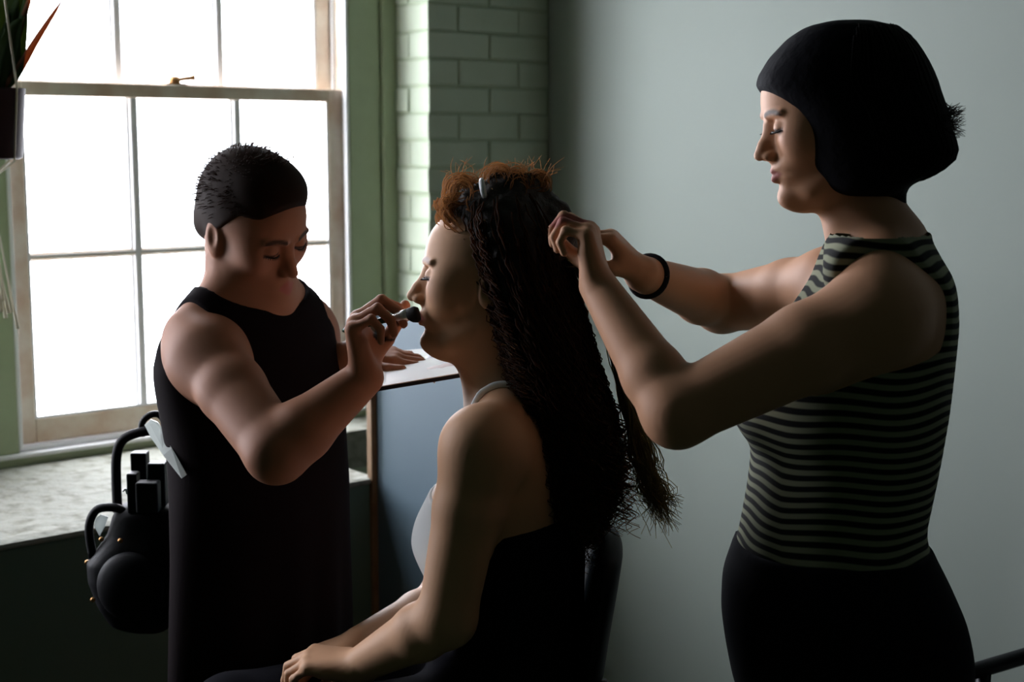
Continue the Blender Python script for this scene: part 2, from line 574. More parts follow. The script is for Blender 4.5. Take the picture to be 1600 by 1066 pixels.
class Head:
    def __init__(s, o, Rm, sc=1.0):
        s.o, s.R, s.sc = np.asarray(o, float), Rm, sc

    def w(s, p):
        return s.o + s.R @ (np.asarray(p, float) * s.sc)

    def local(s, X, Y, Z):
        px, py, pz = X - s.o[0], Y - s.o[1], Z - s.o[2]
        Rm = s.R
        return [(px * Rm[0, i] + py * Rm[1, i] + pz * Rm[2, i]) / s.sc for i in range(3)]

    def lprim(s, prim):
        """primitive given in head coordinates -> world"""
        f, lo, hi = prim
        c = (np.asarray(lo) + hi) / 2; h = (np.asarray(hi) - lo) / 2
        cw = s.w(c); e = (np.abs(s.R) * h[None, :]).sum(1) * s.sc
        return (lambda X, Y, Z: f(*s.local(X, Y, Z)) * s.sc), cw - e, cw + e

    def build(s, F, ears=True, lid=0.0, smile=0.0):
        A = lambda p, k=.01: F.add(s.lprim(p), k * s.sc)
        S = lambda p, k=.005: F.sub(s.lprim(p), k * s.sc)
        A(ell((-.010, 0, .030), (.092, .0745, .086)), .0)

        def face(x, y, z):
            zz = np.clip(z, -.124, .092)
            xf = np.interp(zz, _Pz, _Px); w = np.interp(zz, _Wz, _Ww)
            xc = .004
            a = np.maximum(xf - xc, .01)
            q = (np.abs(np.maximum(x - xc, 0) / a) ** 2.25 + np.abs(y / w) ** 2.25) ** (1 / 2.25)
            d = (q - 1) * np.minimum(a, w)
            back = -(x + .012)
            d = np.maximum(d, back)
            return np.maximum(d, np.maximum(-.119 - z, z - .088))
        A((face, V3(-.03, -.08, -.125), V3(.1, .08, .1)), .012)
        for sg in (-1, 1):
            A(cone((-.010, sg*.047, -.058), (.045, sg*.030, -.100), .0175, .015), .02)      # jaw
            A(ell((.046, sg*.043, -.018), (.034, .024, .034)), .022)                       # cheek
        A(ell((.074, 0, -.103), (.013, .018, .014)), .014)                                 # chin
        A(cone((.052, 0, -.112), (.0, 0, -.085), .018, .03), .02)                          # under the jaw
        for sg in (-1, 1):
            S(ell((.095, sg*.031, .004), (.016, .019, .0115)), .016)                       # eye sockets
        # nose
        A(cone((.080, 0, .006), (.0975, 0, -.022), .0070, .0078), .010)
        A(cone((.082, 0, .004), (.085, 0, -.038), .0095, .0125), .008)
        A(cone((.0975, 0, -.022), (.1055, 0, -.0345), .0078, .0088), .006)
        for sg in (-1, 1):
            A(ell((.0945, sg*.0115, -.0385), (.0095, .0062, .0068)), .006)
        # lids and eyeballs
        for sg in (-1, 1):
            A(ell((.0725, sg*.0315, .000), (.0135, .0150, .0125)), .004)
            S(cone((.0845, sg*.019, -.0035-.001*lid), (.078, sg*.043, -.0035), .0012, .0010), .002)
            A(cone((.0875, sg*.014, .0185), (.076, sg*.047, .0205), .0045, .0035), .008)    # brow ridge
        # mouth
        up = smile * .006
        for sg in (-1, 1):
            A(cone((.0905, sg*.002, -.0605), (.0795, sg*.022, -.0655+up), .0046, .0018), .004)
            A(cone((.0895, sg*.001, -.0730), (.0790, sg*.020, -.0668+up), .0055, .0020), .004)
            S(cone((.0955, 0, -.0667), (.0825, sg*.024, -.0663+up), .0011, .0010), .002)
        S(cone((.098, 0, -.052), (.094, 0, -.057), .0022, .0016), .004)
        if ears:
            th = math.radians(-14)
            Re = np.array([[math.cos(th), 0, math.sin(th)], [0, 1, 0], [-math.sin(th), 0, math.cos(th)]])
            for sg in (-1, 1):
                A(ell((-.014, sg*.074, -.010), (.018, .0085, .031), Re), .006)
                S(ell((-.010, sg*.083, -.007), (.0095, .006, .018), Re), .004)
        return s

    def tints(s):
        """(centre, radii, colour, strength) in head coordinates for lips, brows, lashes"""
        return s


def hand(F, w, e1, e2, e3, curl, sc=1.0, thumb=(0.5, 0.6), spread=1.0, tips=None):
    """five-fingered hand: w wrist, e1 to the knuckles, e2 to the thumb side, e3 out of the palm"""
    n = lambda v: np.asarray(v, float) / np.linalg.norm(v)
    e1 = n(e1); e3 = n(np.asarray(e3, float) - e1 * np.dot(e3, e1)); c = np.cross(e1, e3)
    e2 = c if np.dot(c, e2) > 0 else -c
    P = lambda a, b, d: np.asarray(w) + (e1 * a + e2 * b + e3 * d) * sc
    offs = (.027, .009, -.010, -.027); kl = (.084, .087, .082, .074)
    fl = ((.041, .025, .020), (.045, .028, .021), (.041, .026, .020), (.033, .020, .018))
    fr = (.0090, .0092, .0086, .0076)
    for i in range(4):
        F.add(cone(P(.004, offs[i] * .55, 0), P(kl[i], offs[i], 0), .0150 * sc, .0112 * sc), .012)
    F.add(cone(P(.02, .012, .006), P(.05, .028, .008), .015 * sc, .012 * sc), .012)
    F.add(cone(P(.02, -.012, .006), P(.05, -.020, .006), .013 * sc, .011 * sc), .012)
    for i in range(4):
        cu = curl[i] if isinstance(curl[0], (tuple, list)) else curl
        p = P(kl[i], offs[i], 0)
        ang = 0.0
        dirv = n(e1 + e2 * (offs[i] * 3.0 * spread))
        r = fr[i] * sc
        for j in range(3):
            ang += math.radians(cu[j])
            d = dirv * math.cos(ang) + e3 * math.sin(ang)
            q = p + d * fl[i][j] * sc
            F.add(cone(p, q, r, r * .90), .003 if j else .006)
            p, r = q, r * .90
    # thumb
    ta, tb = thumb
    p0 = P(.022, .022, .004)
    d0 = n(e1 * .75 + e2 * .75 * (1 - ta * .5) + e3 * ta)
    p1 = p0 + d0 * .040 * sc
    d1 = n(e1 * 1.0 + e2 * (.35 - tb * .6) + e3 * (ta * .9 + .1))
    p2 = p1 + d1 * .032 * sc
    d2 = n(e1 * 1.0 + e2 * (.1 - tb * .7) + e3 * (ta * .8))
    p3 = p2 + d2 * .026 * sc
    F.add(cone(p0, p1, .0150 * sc, .0115 * sc), .012)
    F.add(cone(p1, p2, .0112 * sc, .0098 * sc), .004)
    F.add(cone(p2, p3, .0100 * sc, .0080 * sc), .003)
    return P


def arm(F, sh, el, wr, r=(.050, .038, .041, .026), k=.02, delt=.054):
    sh, el, wr = map(np.asarray, (sh, el, wr))
    mid = sh + (el - sh) * .35
    F.add(ell(sh, delt), .035)
    F.add(cone(sh, mid, r[0], r[0] * .97), .03)
    F.add(cone(mid, el, r[0] * .97, r[1]), .012)
    m2 = el + (wr - el) * .28
    F.add(cone(el, m2, r[1] * .98, r[2]), .018)
    F.add(cone(m2, wr, r[2], r[3]), .012)


SKIN = V3(.54, .285, .17)


def paint(o, head=None, skin=SKIN, lip=(.38, .13, .11), brow=(.05, .025, .015), brows=True, warm=None):
    me = o.data
    n = len(me.vertices)
    co = np.empty(n * 3, np.float32); me.vertices.foreach_get('co', co)
    co = co.reshape(-1, 3) + BASE[o.name]
    c = np.tile(np.asarray(skin, float), (n, 1))
    if head is not None:
        x, y, z = head.local(co[:, 0], co[:, 1], co[:, 2])

        def blend(wt, col):
            w_ = np.clip(wt, 0, 1)[:, None]
            c[:] = c * (1 - w_) + np.asarray(col)[None] * w_
        fr = (x > .06)
        lipd = np.sqrt((y / .021) ** 2 + ((z + .0665) / np.maximum(.0125 * (1 - (np.abs(y) / .030)), .002)) ** 2)
        blend(fr * np.clip((1.1 - lipd) / .35, 0, 1), lip)
        ay = np.abs(y)
        if brows:
            bz = .0195 + .004 * np.sin(np.clip((ay - .012) / .036, 0, 1) * math.pi)
            bd = np.abs(z - bz) / .0042
            blend(fr * (ay > .012) * (ay < .050) * np.clip((1.2 - bd) / .6, 0, 1) * .92, brow)
        ld = np.abs(z + .0040) / .0030
        blend(fr * (ay > .018) * (ay < .049) * np.clip((1.3 - ld) / .6, 0, 1), (.012, .008, .006))
        blush = np.exp(-(((x - .068) / .03) ** 2 + ((ay - .045) / .02) ** 2 + ((z + .02) / .02) ** 2))
        blend(blush * .25, (.58, .28, .22))
    a = me.color_attributes.new('tint', 'FLOAT_COLOR', 'POINT')
    a.data.foreach_set('color', np.concatenate([c, np.ones((n, 1))], 1).astype(np.float32).ravel())


def top_z(F, x, y):
    """height of the body surface above (x, y)"""
    i = int(np.clip(np.searchsorted(F.ax, x), 1, len(F.ax) - 1)); j = int(np.clip(np.searchsorted(F.ay, y), 1, len(F.ay) - 1))
    col = F.D[i, j]
    k = np.nonzero((col < 0) & (F.az < 1.212))[0]
    if not len(k): return None
    k = k[-1]
    if col[k+1] < 0: return None
    return F.az[k] + (F.az[k+1] - F.az[k]) * col[k] / (col[k] - col[k+1])


def eyelashes(H, parent):
    for sg in (-1, 1):
        up = spline([H.w((.0850, sg*.019, -.0040)), H.w((.0878, sg*.026, -.0052)), H.w((.0872, sg*.034, -.0056)), H.w((.0810, sg*.042, -.0046)), H.w((.0730, sg*.0475, -.0030))], 12)
        mb = MB().tube(up, [.0006, .0010, .0013, .0014, .0015, .0015, .0015, .0015, .0014, .0013, .0010, .0006], 6)
        for k in range(1, 11):
            d = H.R @ V3(.75, sg * (.15 + .05 * k), -.35)
            mb.tube([up[k], up[k] + d * .004, up[k] + d * .006 + V3(0, 0, .0006)], [.0007, .0005, .0002], 4)
        mb.build('eyelashes', M['lash'], parent, True)


def field_obj(name, F, m, parent=None, origin=None):
    v, q = F.mesh()
    return mesh_obj(name, v, q, m, parent, True, origin)


# ================================================================== THE ROOM
def struct(name, mb, m, parent=None, **k):
    o = mb.build(name, m, parent, **k)
    if parent is None: o['kind'] = 'structure'
    return o


U_L, V_B, Z_C = -4.6, 5.0, 2.95          # room extents: left end, back, ceiling
UR, UJ = -0.423, -0.565                   # brick reveal, right jamb of the window
UJL, URL = -1.490, -1.632                 # left jamb, left reveal
VC = -0.160                               # plane of the window casing
UB, VL = -0.921, 0.463                    # right end and front of the masonry ledge
ZL = 0.80                                 # top of the ledge
ZT = 2.50                                 # top of the window opening

struct('floor', MB().box(U_L, 0.25, -0.285, V_B, -0.12, 0.0), M['floor'])
struct('ceiling', MB().box(U_L, 0.25, -0.285, V_B, Z_C, Z_C + 0.12), M['ceiling'])
struct('wall_right', MB().box(0.0, 0.15, -0.285, V_B, 0, Z_C), M['plaster'])
struct('wall_back', MB().box(U_L, 0.15, V_B, V_B + 0.12, 0, Z_C), M['room_back'])
struct('wall_far_left', MB().box(U_L - 0.12, U_L, -0.285, V_B, 0, Z_C), M['room_back'])

wl = MB()
wl.box(URL + UW2 + (UR - URL), URL, -0.285, 0.0, 0, Z_C)   # pier between the two windows
wl.box(U_L, URL + UW2, -0.285, 0.0, 0, Z_C)             # left of the second window
wl.box(URL + UW2, UR + UW2, -0.285, -0.005, ZT + 0.16, Z_C)
wl.box(URL + UW2, UR + UW2, -0.285, -0.005, 0, 0.70)
wl.box(UR + 0.005, 0.0, -0.285, -0.005, 0, Z_C)          # right of the window (bricks sit on it)
wl.box(URL, UR + 0.005, -0.285, -0.005, ZT + 0.16, Z_C)  # above
wl.box(URL, UR + 0.005, -0.285, -0.005, 0, 0.70)         # below
wall_left = struct('wall_left', wl, M['mortar'])

# painted bricks: running bond on the room face, returning into the window reveal
BH, BL, BW, JT = 0.0645, 0.203, 0.097, 0.007
course = 0.0715
nz = int((Z_C - 0.80) / course)
brick_meshes = {}


def brick(u0, u1, v0, v1, z0):
    mb = MB()
    j = lambda: rng.uniform(-.0016, .0016)
    mb.box(u0 + j(), u1 + j(), v0, v1 + j(), z0 + j(), z0 + BH + j())
    o = mb.build('brick', M['brick_paint'], wall_left, bevel=0.003)
    return o


for i in range(nz):
    z0 = 0.84 + i * course
    if z0 + BH > Z_C: break
    if i % 2 == 0:                       # stretcher return: long side in the reveal
        brick(UR + rng.uniform(-.002, .002), UR + 0.097, -0.155, 0.0, z0)
        u = UR + 0.097 + JT
    else:
        brick(UR + rng.uniform(-.002, .002), UR + BL, -0.083, 0.0, z0)
        brick(UR + rng.uniform(-.001, .003), UR + 0.09, -0.155, -0.083 - JT, z0)
        u = UR + BL + JT
    while u < -0.03:
        u1 = min(u + BL, -0.002)
        brick(u, u1, -0.09, 0.0, z0)
        u = u1 + JT

# masonry ledge below the window, with a rough nosing
lb = bmesh.new()
nu, nv = 60, 26
us = np.linspace(U_L + .02, UB, nu); vs = np.linspace(0.0, VL, nv)


def chip(u, v):
    q = math.sin(u * 37.1) * math.cos(v * 53.7 + u * 11) + math.sin(u * 91 + v * 67) * .5
    return -0.004 * max(0, q - .75) * 3


mbl = MB()
grid = {}
for iu, u in enumerate(us):
    for iv, v in enumerate(vs):
        z = ZL + chip(u, v) + (-.004 if iv == nv - 1 else 0)
        grid[iu, iv] = len(mbl.v); mbl.v.append(tuple(R(u, v, z)))
for iu in range(nu - 1):
    for iv in range(nv - 1):
        mbl.f.append((grid[iu, iv], grid[iu+1, iv], grid[iu+1, iv+1], grid[iu, iv+1])[::-1])
trim1 = struct('trim_1', mbl, M['masonry'], smooth=True)
trim1['label'] = 'pale chipped masonry window ledge'
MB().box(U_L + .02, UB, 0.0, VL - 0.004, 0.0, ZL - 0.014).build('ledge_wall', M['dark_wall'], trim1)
MB().box(U_L + .02, UB, VL - 0.014, VL + .002, ZL - 0.016, ZL - .005).build('ledge_nosing', M['masonry'], trim1, bevel=.006)
for du in (0, UW2):
    MB().box(URL + du, UR + du, VC - .05, 0.0, 0.70, ZL).build('ledge_recess', M['masonry'], trim1)

# ------------------------------------------------------------------ window
win = empty('window_1', R(-1.02, VC, ZL))
win['kind'] = 'structure'
win['label'] = 'tall sash window with white panes'


def casing(u0, u1, outer_left):
    c = MB().box(u0, u1, VC - .02, VC, ZL, ZT + .14).build('casing', M['wood_paint'], win, bevel=.003)
    if outer_left: MB().box(u0, u0 + .046, VC, VC + .014, ZL, ZT + .14).build('back_band', M['wood_paint'], c, bevel=.005)
    else: MB().box(u1 - .046, u1, VC, VC + .014, ZL, ZT + .14).build('back_band', M['wood_paint'], c, bevel=.005)


casing(UJ, UR + .004, False)
casing(URL, UJL, True)
MB().box(UJL, UJ, VC - .02, VC, ZT, ZT + .14).build('head_casing', M['wood_paint'], win, bevel=.003)
# jambs with stop beads and the two sash tracks
for u0, u1, s in ((UJ, UJ + .03, -1), (UJL - .03, UJL, 1)):
    j = MB().box(u0, u1, -0.285, VC - .02, ZL, ZT + .03).build('jamb', M['sash_paint'], win)
    a, b = (u0 - .010, u0) if s < 0 else (u1, u1 + .010)
    for v0, v1 in ((VC - .020, VC - .001), (-.2335, -.2255), (-.284, -.276)):
        MB().box(a, b, v0, v1, ZL + .035, ZT).build('stop_bead', M['white_paint'], j, bevel=.002)
MB().box(UJL, UJ, -0.285, VC, ZT, ZT + .03).build('head_jamb', M['sash_paint'], win)
st = MB().box(URL + .02, UR - .01, -0.285, VC + .016, ZL + .018, ZL + .028).build('window_stool', M['white_paint'], win, bevel=.003)
MB().box(UJL, UJ, -0.285, VC - .012, ZL + .028, ZL + .040).build('stool_step', M['white_paint'], st, bevel=.003)
MB().box(URL + .03, UR - .02, VC - .03, VC + .004, ZL, ZL + .018).build('apron', M['wood_paint'], st)


def sash(name, v0, v1, z0, z1, su0, su1, mu, mz, bot, top):
    """v0 < v1 (room side); glass thirds at mu, cross bar at mz"""
    s = MB().box(su0, su0 + .046, v0, v1, z0, z1)
    s.box(su1 - .046, su1, v0, v1, z0, z1)
    s.box(su0 + .046, su1 - .046, v0, v1, z0, z0 + bot)
    s.box(su0 + .046, su1 - .046, v0, v1, z1 - top, z1)
    o = s.build(name, M['sash_paint'], win, bevel=.003)
    gu = [su0 + .046] + mu + [su1 - .046]
    gz = [z0 + bot] + mz + [z1 - top]
    vm = (v0 + v1) / 2
    for u in mu:
        b = MB().box(u - .009, u + .009, v0 + .004, v1 - .004, gz[0], gz[-1])
        b.box(u - .0155, u + .0155, vm - .004, vm + .006, gz[0], gz[-1])
        b.build('muntin', M['white_paint'], o, bevel=.002)
    for z in mz:
        b = MB()
        b.box(gu[0], gu[-1], v0 + .004, v1 - .004, z - .006, z + .006)
        b.box(gu[0], gu[-1], vm - .004, vm + .006, z - .0105, z + .0105)
        b.build('muntin', M['sash_paint'], o, bevel=.002)
    for i in range(len(gu) - 1):
        for k in range(len(gz) - 1):
            MB().box(gu[i], gu[i+1], vm - .0015, vm + .0015, gz[k], gz[k+1]).build('pane', M['glass'], o)
            # puttied glazing bead round each pane
            f = MB()
            w = .006
            f.box(gu[i], gu[i] + w, vm + .0015, v1 - .003, gz[k], gz[k+1])
            f.box(gu[i+1] - w, gu[i+1], vm + .0015, v1 - .003, gz[k], gz[k+1])
            f.box(gu[i] + w, gu[i+1] - w, vm + .0015, v1 - .003, gz[k], gz[k] + w)
            f.build('glazing_bead', M['white_paint'], o)
    return o


low = sash('lower_sash', -0.222, -0.184, .842, 1.685, -1.486, -.570, [-1.165, -.885], [1.279], .056, .034)
up = sash('upper_sash', -0.276, -0.238, 1.655, 2.495, -1.486, -.570, [-1.175, -.900], [2.07], .030, .05)
lk = MB().box(-1.075, -1.020, -.216, -.190, 1.685, 1.690)
lk.lathe(R(-1.047, -.203, 1.690), [(.015, 0), (.015, .009), (.010, .017)], 14)
lk.tube([R(-1.047, -.203, 1.697), R(-1.03, -.196, 1.700), R(-1.010, -.190, 1.703), R(-1.000, -.188, 1.704)], [.006, .0055, .006, .010], 8)
lk.build('sash_lock', M['brass'], low, smooth=False, bevel=.001)



def copy_tree(o, parent=None):
    c = o.copy(); COL.objects.link(c)
    if parent is not None: c.parent = parent
    for ch in list(o.children): copy_tree(ch, c)
    return c


win2 = copy_tree(win)                     # second window of the row, left of the picture
win2.name = 'window_2'
win2.location = Vector(R(-1.02 + UW2, VC, ZL))
win2['label'] = 'second sash window further left along the wall'

# ------------------------------------------------------------------ board at the end of the ledge
bd = MB().hexa([R(UB + .004, VL, 0), R(UB + .024, VL, 0), R(UB + .024, VL + .46, 0), R(UB + .004, VL + .46, 0), R(UB + .004, VL, 1.170), R(UB + .024, VL, 1.170), R(UB + .024, VL + .46, 1.170), R(UB + .004, VL + .46, 1.170)]).build('partition_board', M['board'], None, origin=R(UB + .014, VL + .23, 0), bevel=.002)
tag(bd, 'tall pale blue upright board beside the window ledge', 'board')
MB().box(UB - .010, UB + .026, VL - .014, VL + .006, 0, 1.172).build('wooden_edge', M['raw_wood'], bd, bevel=.002)['label'] = 'bare brown wooden edge strip'


# ================================================================== THE HAIRDRESSER (standing on the right, facing left)
def hairdresser():
    Y0 = 2.0
    ft = W(1320, 960, Y0); foot = V3(ft[0], Y0, 0)
    tor = rows_px(Y0, [(372, 1330, 1428, .075), (392, 1305, 1448, .115), (420, 1290, 1466, .150), (450, 1276, 1473, .165), (500, 1240, 1477, .168),
                       (560, 1195, 1474, .160), (610, 1162, 1470, .156), (645, 1150, 1466, .154), (668, 1156, 1462, .150), (700, 1184, 1457, .140),
                       (760, 1177, 1446, .134), (820, 1166, 1433, .132), (850, 1160, 1438, .138), (900, 1142, 1464, .152),
                       (960, 1140, 1490, .166), (1010, 1147, 1500, .172), (1066, 1158, 1500, .172)])
    zs = min(r[0] for r in tor)
    xm = W(1325, 1066, Y0)[0]
    tor.append((zs - .06, xm, Y0, .135, .165))
    T = Loft(tor, (-1, 0), 2.2, sig=2.5)
    F = Field(axis((.05, .30, .004), (.30, .38, .0035), (.38, .56, .0025), (.56, .85, .007)),
              axis((1.70, 1.86, .007), (1.86, 2.16, .0032), (2.16, 2.50, .006)),
              axis((0.0, .75, .018), (.75, 1.22, .008), (1.22, 1.37, .0035), (1.37, 1.73, .0026)))
    F.add(T.prim(), 0)
    hc = W(1291, 182, Y0)
    H = Head(hc, head_frame((-1, -.06), 12, 0), .96)
    H.build(F, ears=True, smile=1.0)
    # neck
    F.add(cone(W(1355, 385, Y0), H.w((-.018, 0, -.05)), .055, .050), .025)
    F.add(cone(W(1380, 400, Y0), W(1358, 330, Y0), .050, .046), .025)
    for sy in (-1, 1):
        F.add(cone(W(1385, 390, Y0), W(1372, 432, Y0 + sy * .12), .045, .040), .035)      # trapezius
    # near (left) arm
    shL = W(1368, 490, 1.850); elL = W(1058, 645, 1.825); wrL = W(934, 446, 1.96)
    arm(F, shL, elL, wrL, (.060, .045, .042, .0265), delt=.055)
    PL = hand(F, wrL, (-.16, .15, 1), (0, 1, .1), (-1, .25, -.1),
              ((50, 70, 40), (55, 75, 45), (60, 80, 45), (65, 80, 45)), .92, (.8, .8))
    # far (right) arm
    shR = W(1300, 448, 2.17); elR = W(1128, 476, 2.42); wrR = W(1003, 428, 2.16)
    arm(F, shR, elR, wrR, (.056, .047, .045, .028), delt=.056)
    hand(F, wrR, (-.62, -.15, .72), (-.3, -1, .1), (-.75, .15, -.6),
         ((35, 45, 25), (42, 50, 30), (50, 60, 35), (55, 65, 40)), .92, (.6, .6))
    # legs and feet
    hips = [(V3(xm + .01, Y0 - .085, .70), V3(xm, Y0 - .10, .46), V3(xm + .03, Y0 - .10, .09)),
            (V3(xm + .01, Y0 + .085, .70), V3(xm, Y0 + .10, .46), V3(xm + .03, Y0 + .10, .09))]
    for a, b, c in hips:
        F.add(cone(a, b, .100, .058), .03); F.add(cone(b, b + (c - b) * .35, .056, .056), .02); F.add(cone(b + (c - b) * .35, c, .056, .040), .02)
        F.add(cone(c + V3(.02, 0, -.055), c + V3(-.16, 0, -.066), .030, .024), .02)
    body = field_obj('person', F, M['skin'], None, foot)
    paint(body, H, brow=(.03, .02, .015)); eyelashes(H, body)
    tag(body, 'standing woman on the right with black bob and striped sleeveless top, holding up hair', 'person')

    # striped top: same torso a little larger, cut at neck and armholes
    G = Field(axis((.18, .80, .0045)), axis((1.78, 2.22, .005)), axis((.88, 1.42, .0042)))
    G.add(T.prim(.0055), 0)
    for sy in (-1, 1):
        G.add(cone(W(1388, 382, Y0 + sy * .040), W(1378, 420, Y0 + sy * .118), .056, .048), .03)
        G.add(cone(W(1340, 390, Y0 + sy * .05), W(1340, 425, Y0 + sy * .112), .045, .045), .03)
    nb = W(1330, 378, Y0)
    G.inter(lambda X, Y, Z: (W(1150, 852, Y0)[2]) - Z + 0 * X + 0 * Y)
    G.sub(cone(W(1360, 390, Y0), H.w((-.018, 0, -.05)), .0585, .053), .004)
    G.sub(ell(W(1315, 340, Y0), (.085, .058, .040)), .006)
    for sy in (-1, 1):
        G.inter(lambda X, Y, Z: sy * (Y - Y0) - (.138 + np.clip(1.27 - Z, 0, .1) * 1.2) + .0 * X, .004)
    v, q = G.mesh()
    top = mesh_obj('striped_top', v, q, stripe_material(), body, True)
    sag = np.clip((.37 - v[:, 0]) / .1, 0, 1) * np.clip((1.17 - v[:, 2]) / .08, 0, 1)
    sv = v[:, 2] - sag * .028 + .003 * np.sin(v[:, 0] * 40) + .002 * np.sin(v[:, 1] * 60 + v[:, 2] * 30)
    at = top.data.attributes.new('stripe', 'FLOAT', 'POINT'); at.data.foreach_set('value', sv.astype(np.float32))
    top['label'] = 'sleeveless top with thin black and olive stripes'

    # high-waisted trousers
    G = Field(axis((.15, .82, .008)), axis((1.74, 2.26, .008)), axis((.06, .74, .02), (.74, 1.06, .006)))
    G.add(T.prim(.010), 0)
    for a, b, c in hips:
        G.add(cone(a + V3(0, 0, .02), b, .112, .078), .03); G.add(cone(b, c, .076, .070), .02)
    G.inter(lambda X, Y, Z: Z - W(1150, 846, Y0)[2] + 0 * X + 0 * Y, .004)
    G.inter(lambda X, Y, Z: .075 - Z + 0 * X + 0 * Y)
    field_obj('trousers', G, M['trouser'], body)['label'] = 'high-waisted black trousers'
    for a, b, c in hips:
        G = Field(axis((c[0] - .25, c[0] + .13, .008)), axis((c[1] - .08, c[1] + .08, .008)), axis((-.02, .13, .008)))
        G.add(cone(c + V3(.025, 0, -.05), c + V3(-.17, 0, -.058), .043, .036), 0); G.add(cone(c, c + V3(.02, 0, -.05), .048, .046), .02)
        G.inter(lambda X, Y, Z: .002 - Z + 0 * X + 0 * Y)
        field_obj('shoe', G, M['black_leather'], body)
    # wristband on the far wrist
    d = elR - wrR; d /= np.linalg.norm(d)
    s1 = np.cross(d, V3(0, 0, 1)); s1 /= np.linalg.norm(s1); s2 = np.cross(d, s1)
    cc = wrR + d * .022
    loop = [cc + (s1 * math.cos(t) + s2 * math.sin(t)) * .0315 for t in np.linspace(0, 2 * math.pi, 29)]
    MB().tube(loop, .0048, 8, cap=False).build('wristband', M['black'], body, True)['label'] = 'black hair tie on the wrist'

    # bob: mass and strands
    rows = rows_px(Y0, [(33, 1292, 1366, .035), (40, 1262, 1392, .055), (60, 1232, 1416, .074), (90, 1204, 1436, .088), (118, 1187, 1450, .092), (134, 1183, 1456, .093), (150, 1196, 1460, .094),
                        (170, 1212, 1468, .095), (200, 1226, 1474, .096), (230, 1236, 1486, .097), (252, 1246, 1480, .095), (272, 1262, 1452, .090),
                        (290, 1276, 1412, .082), (305, 1296, 1394, .070)])
    HL = Loft(rows, (-1, 0), 2.5, sig=2, cap=.012)
    G = Field(axis((.30, .64, .0035)), axis((1.88, 2.12, .0035)), axis((1.36, 1.72, .0035)))
    G.add(HL.prim(), 0)
    G.add(cone(W(1388, 290, Y0), W(1402, 345, Y0), .035, .020, ((1, 0, 0), .6)), .03)
    # parted front: the face side stays clear below the hairline
    G.sub(H.lprim(ell((.110, 0, -.040), (.070, .14, .098))), .006)
    G.inter(lambda X, Y, Z: -1.0 + 0 * (X + Y + Z))
    hair = field_obj('bob_hair', G, M['hair_black'], body)
    hair['label'] = 'chin-length black bob with flicked ends'
    lines, rad = [], []
    K = 16
    ztop, zbot = HL.z[-1] - .006, HL.z[0]
    for i in range(520):
        ang = rng.uniform(math.radians(85), math.radians(275))
        z0 = ztop - abs(rng.normal(0, .03)); z1 = zbot + .02 + abs(rng.normal(0, .02))
        t = np.linspace(0, 1, K)
        z = z0 + (z1 - z0) * t
        a = ang + rng.normal(0, .05) * t
        P = HL.point(z, a, .0015 + rng.uniform(0, .0025))
        lines.append(P); rad.append(.0011 * (1 - .8 * t ** 3))
    # flicked ends at the back
    for i in range(200):
        y = rng.normal(0, .034)
        s = W(1450 + rng.uniform(-14, 16), 140 + rng.uniform(-12, 55), Y0 + y)
        e = W(1488 + rng.uniform(-8, 22), 182 + rng.uniform(-22, 34), Y0 + y * 1.3)
        m_ = (s + e) / 2 + V3(0, 0, -.012)
        lines.append(spline([s, m_, e], K)); rad.append(.0011 * (1 - .85 * np.linspace(0, 1, K)))
    o = strand_mesh('hair_strands', lines, rad, M['hair_black_strand'], hair)
    o['kind'] = 'stuff'
    return body


def stripe_material():
    m = mat('striped_knit', (1, 1, 1), 0.9, bump=(260, 0.2, 0.001), spec=0.15)
    nt = m.node_tree
    a = nt.nodes.new('ShaderNodeAttribute'); a.attribute_name = 'stripe'
    mu = nt.nodes.new('ShaderNodeMath'); mu.operation = 'MULTIPLY'; mu.inputs[1].default_value = 1 / .0158
    fr = nt.nodes.new('ShaderNodeMath'); fr.operation = 'FRACT'
    rp = nt.nodes.new('ShaderNodeValToRGB')
    e = rp.color_ramp.elements
    e[0].position = .0; e[0].color = (.012, .012, .012, 1)
    e[1].position = .40; e[1].color = (.012, .012, .012, 1)
    for p, c in ((.52, (.26, .27, .185, 1)), (.88, (.26, .27, .185, 1)), (1.0, (.012, .012, .012, 1))):
        x = e.new(p); x.color = c
    nt.links.new(a.outputs['Fac'], mu.inputs[0]); nt.links.new(mu.outputs[0], fr.inputs[0])
    nt.links.new(fr.outputs[0], rp.inputs[0]); nt.links.new(rp.outputs[0], nt.nodes['Principled BSDF'].inputs['Base Color'])
    return m


dresser = hairdresser()


# ================================================================== THE WOMAN IN THE CHAIR (facing left, eyes closed)
SEAT_Z = 0.60


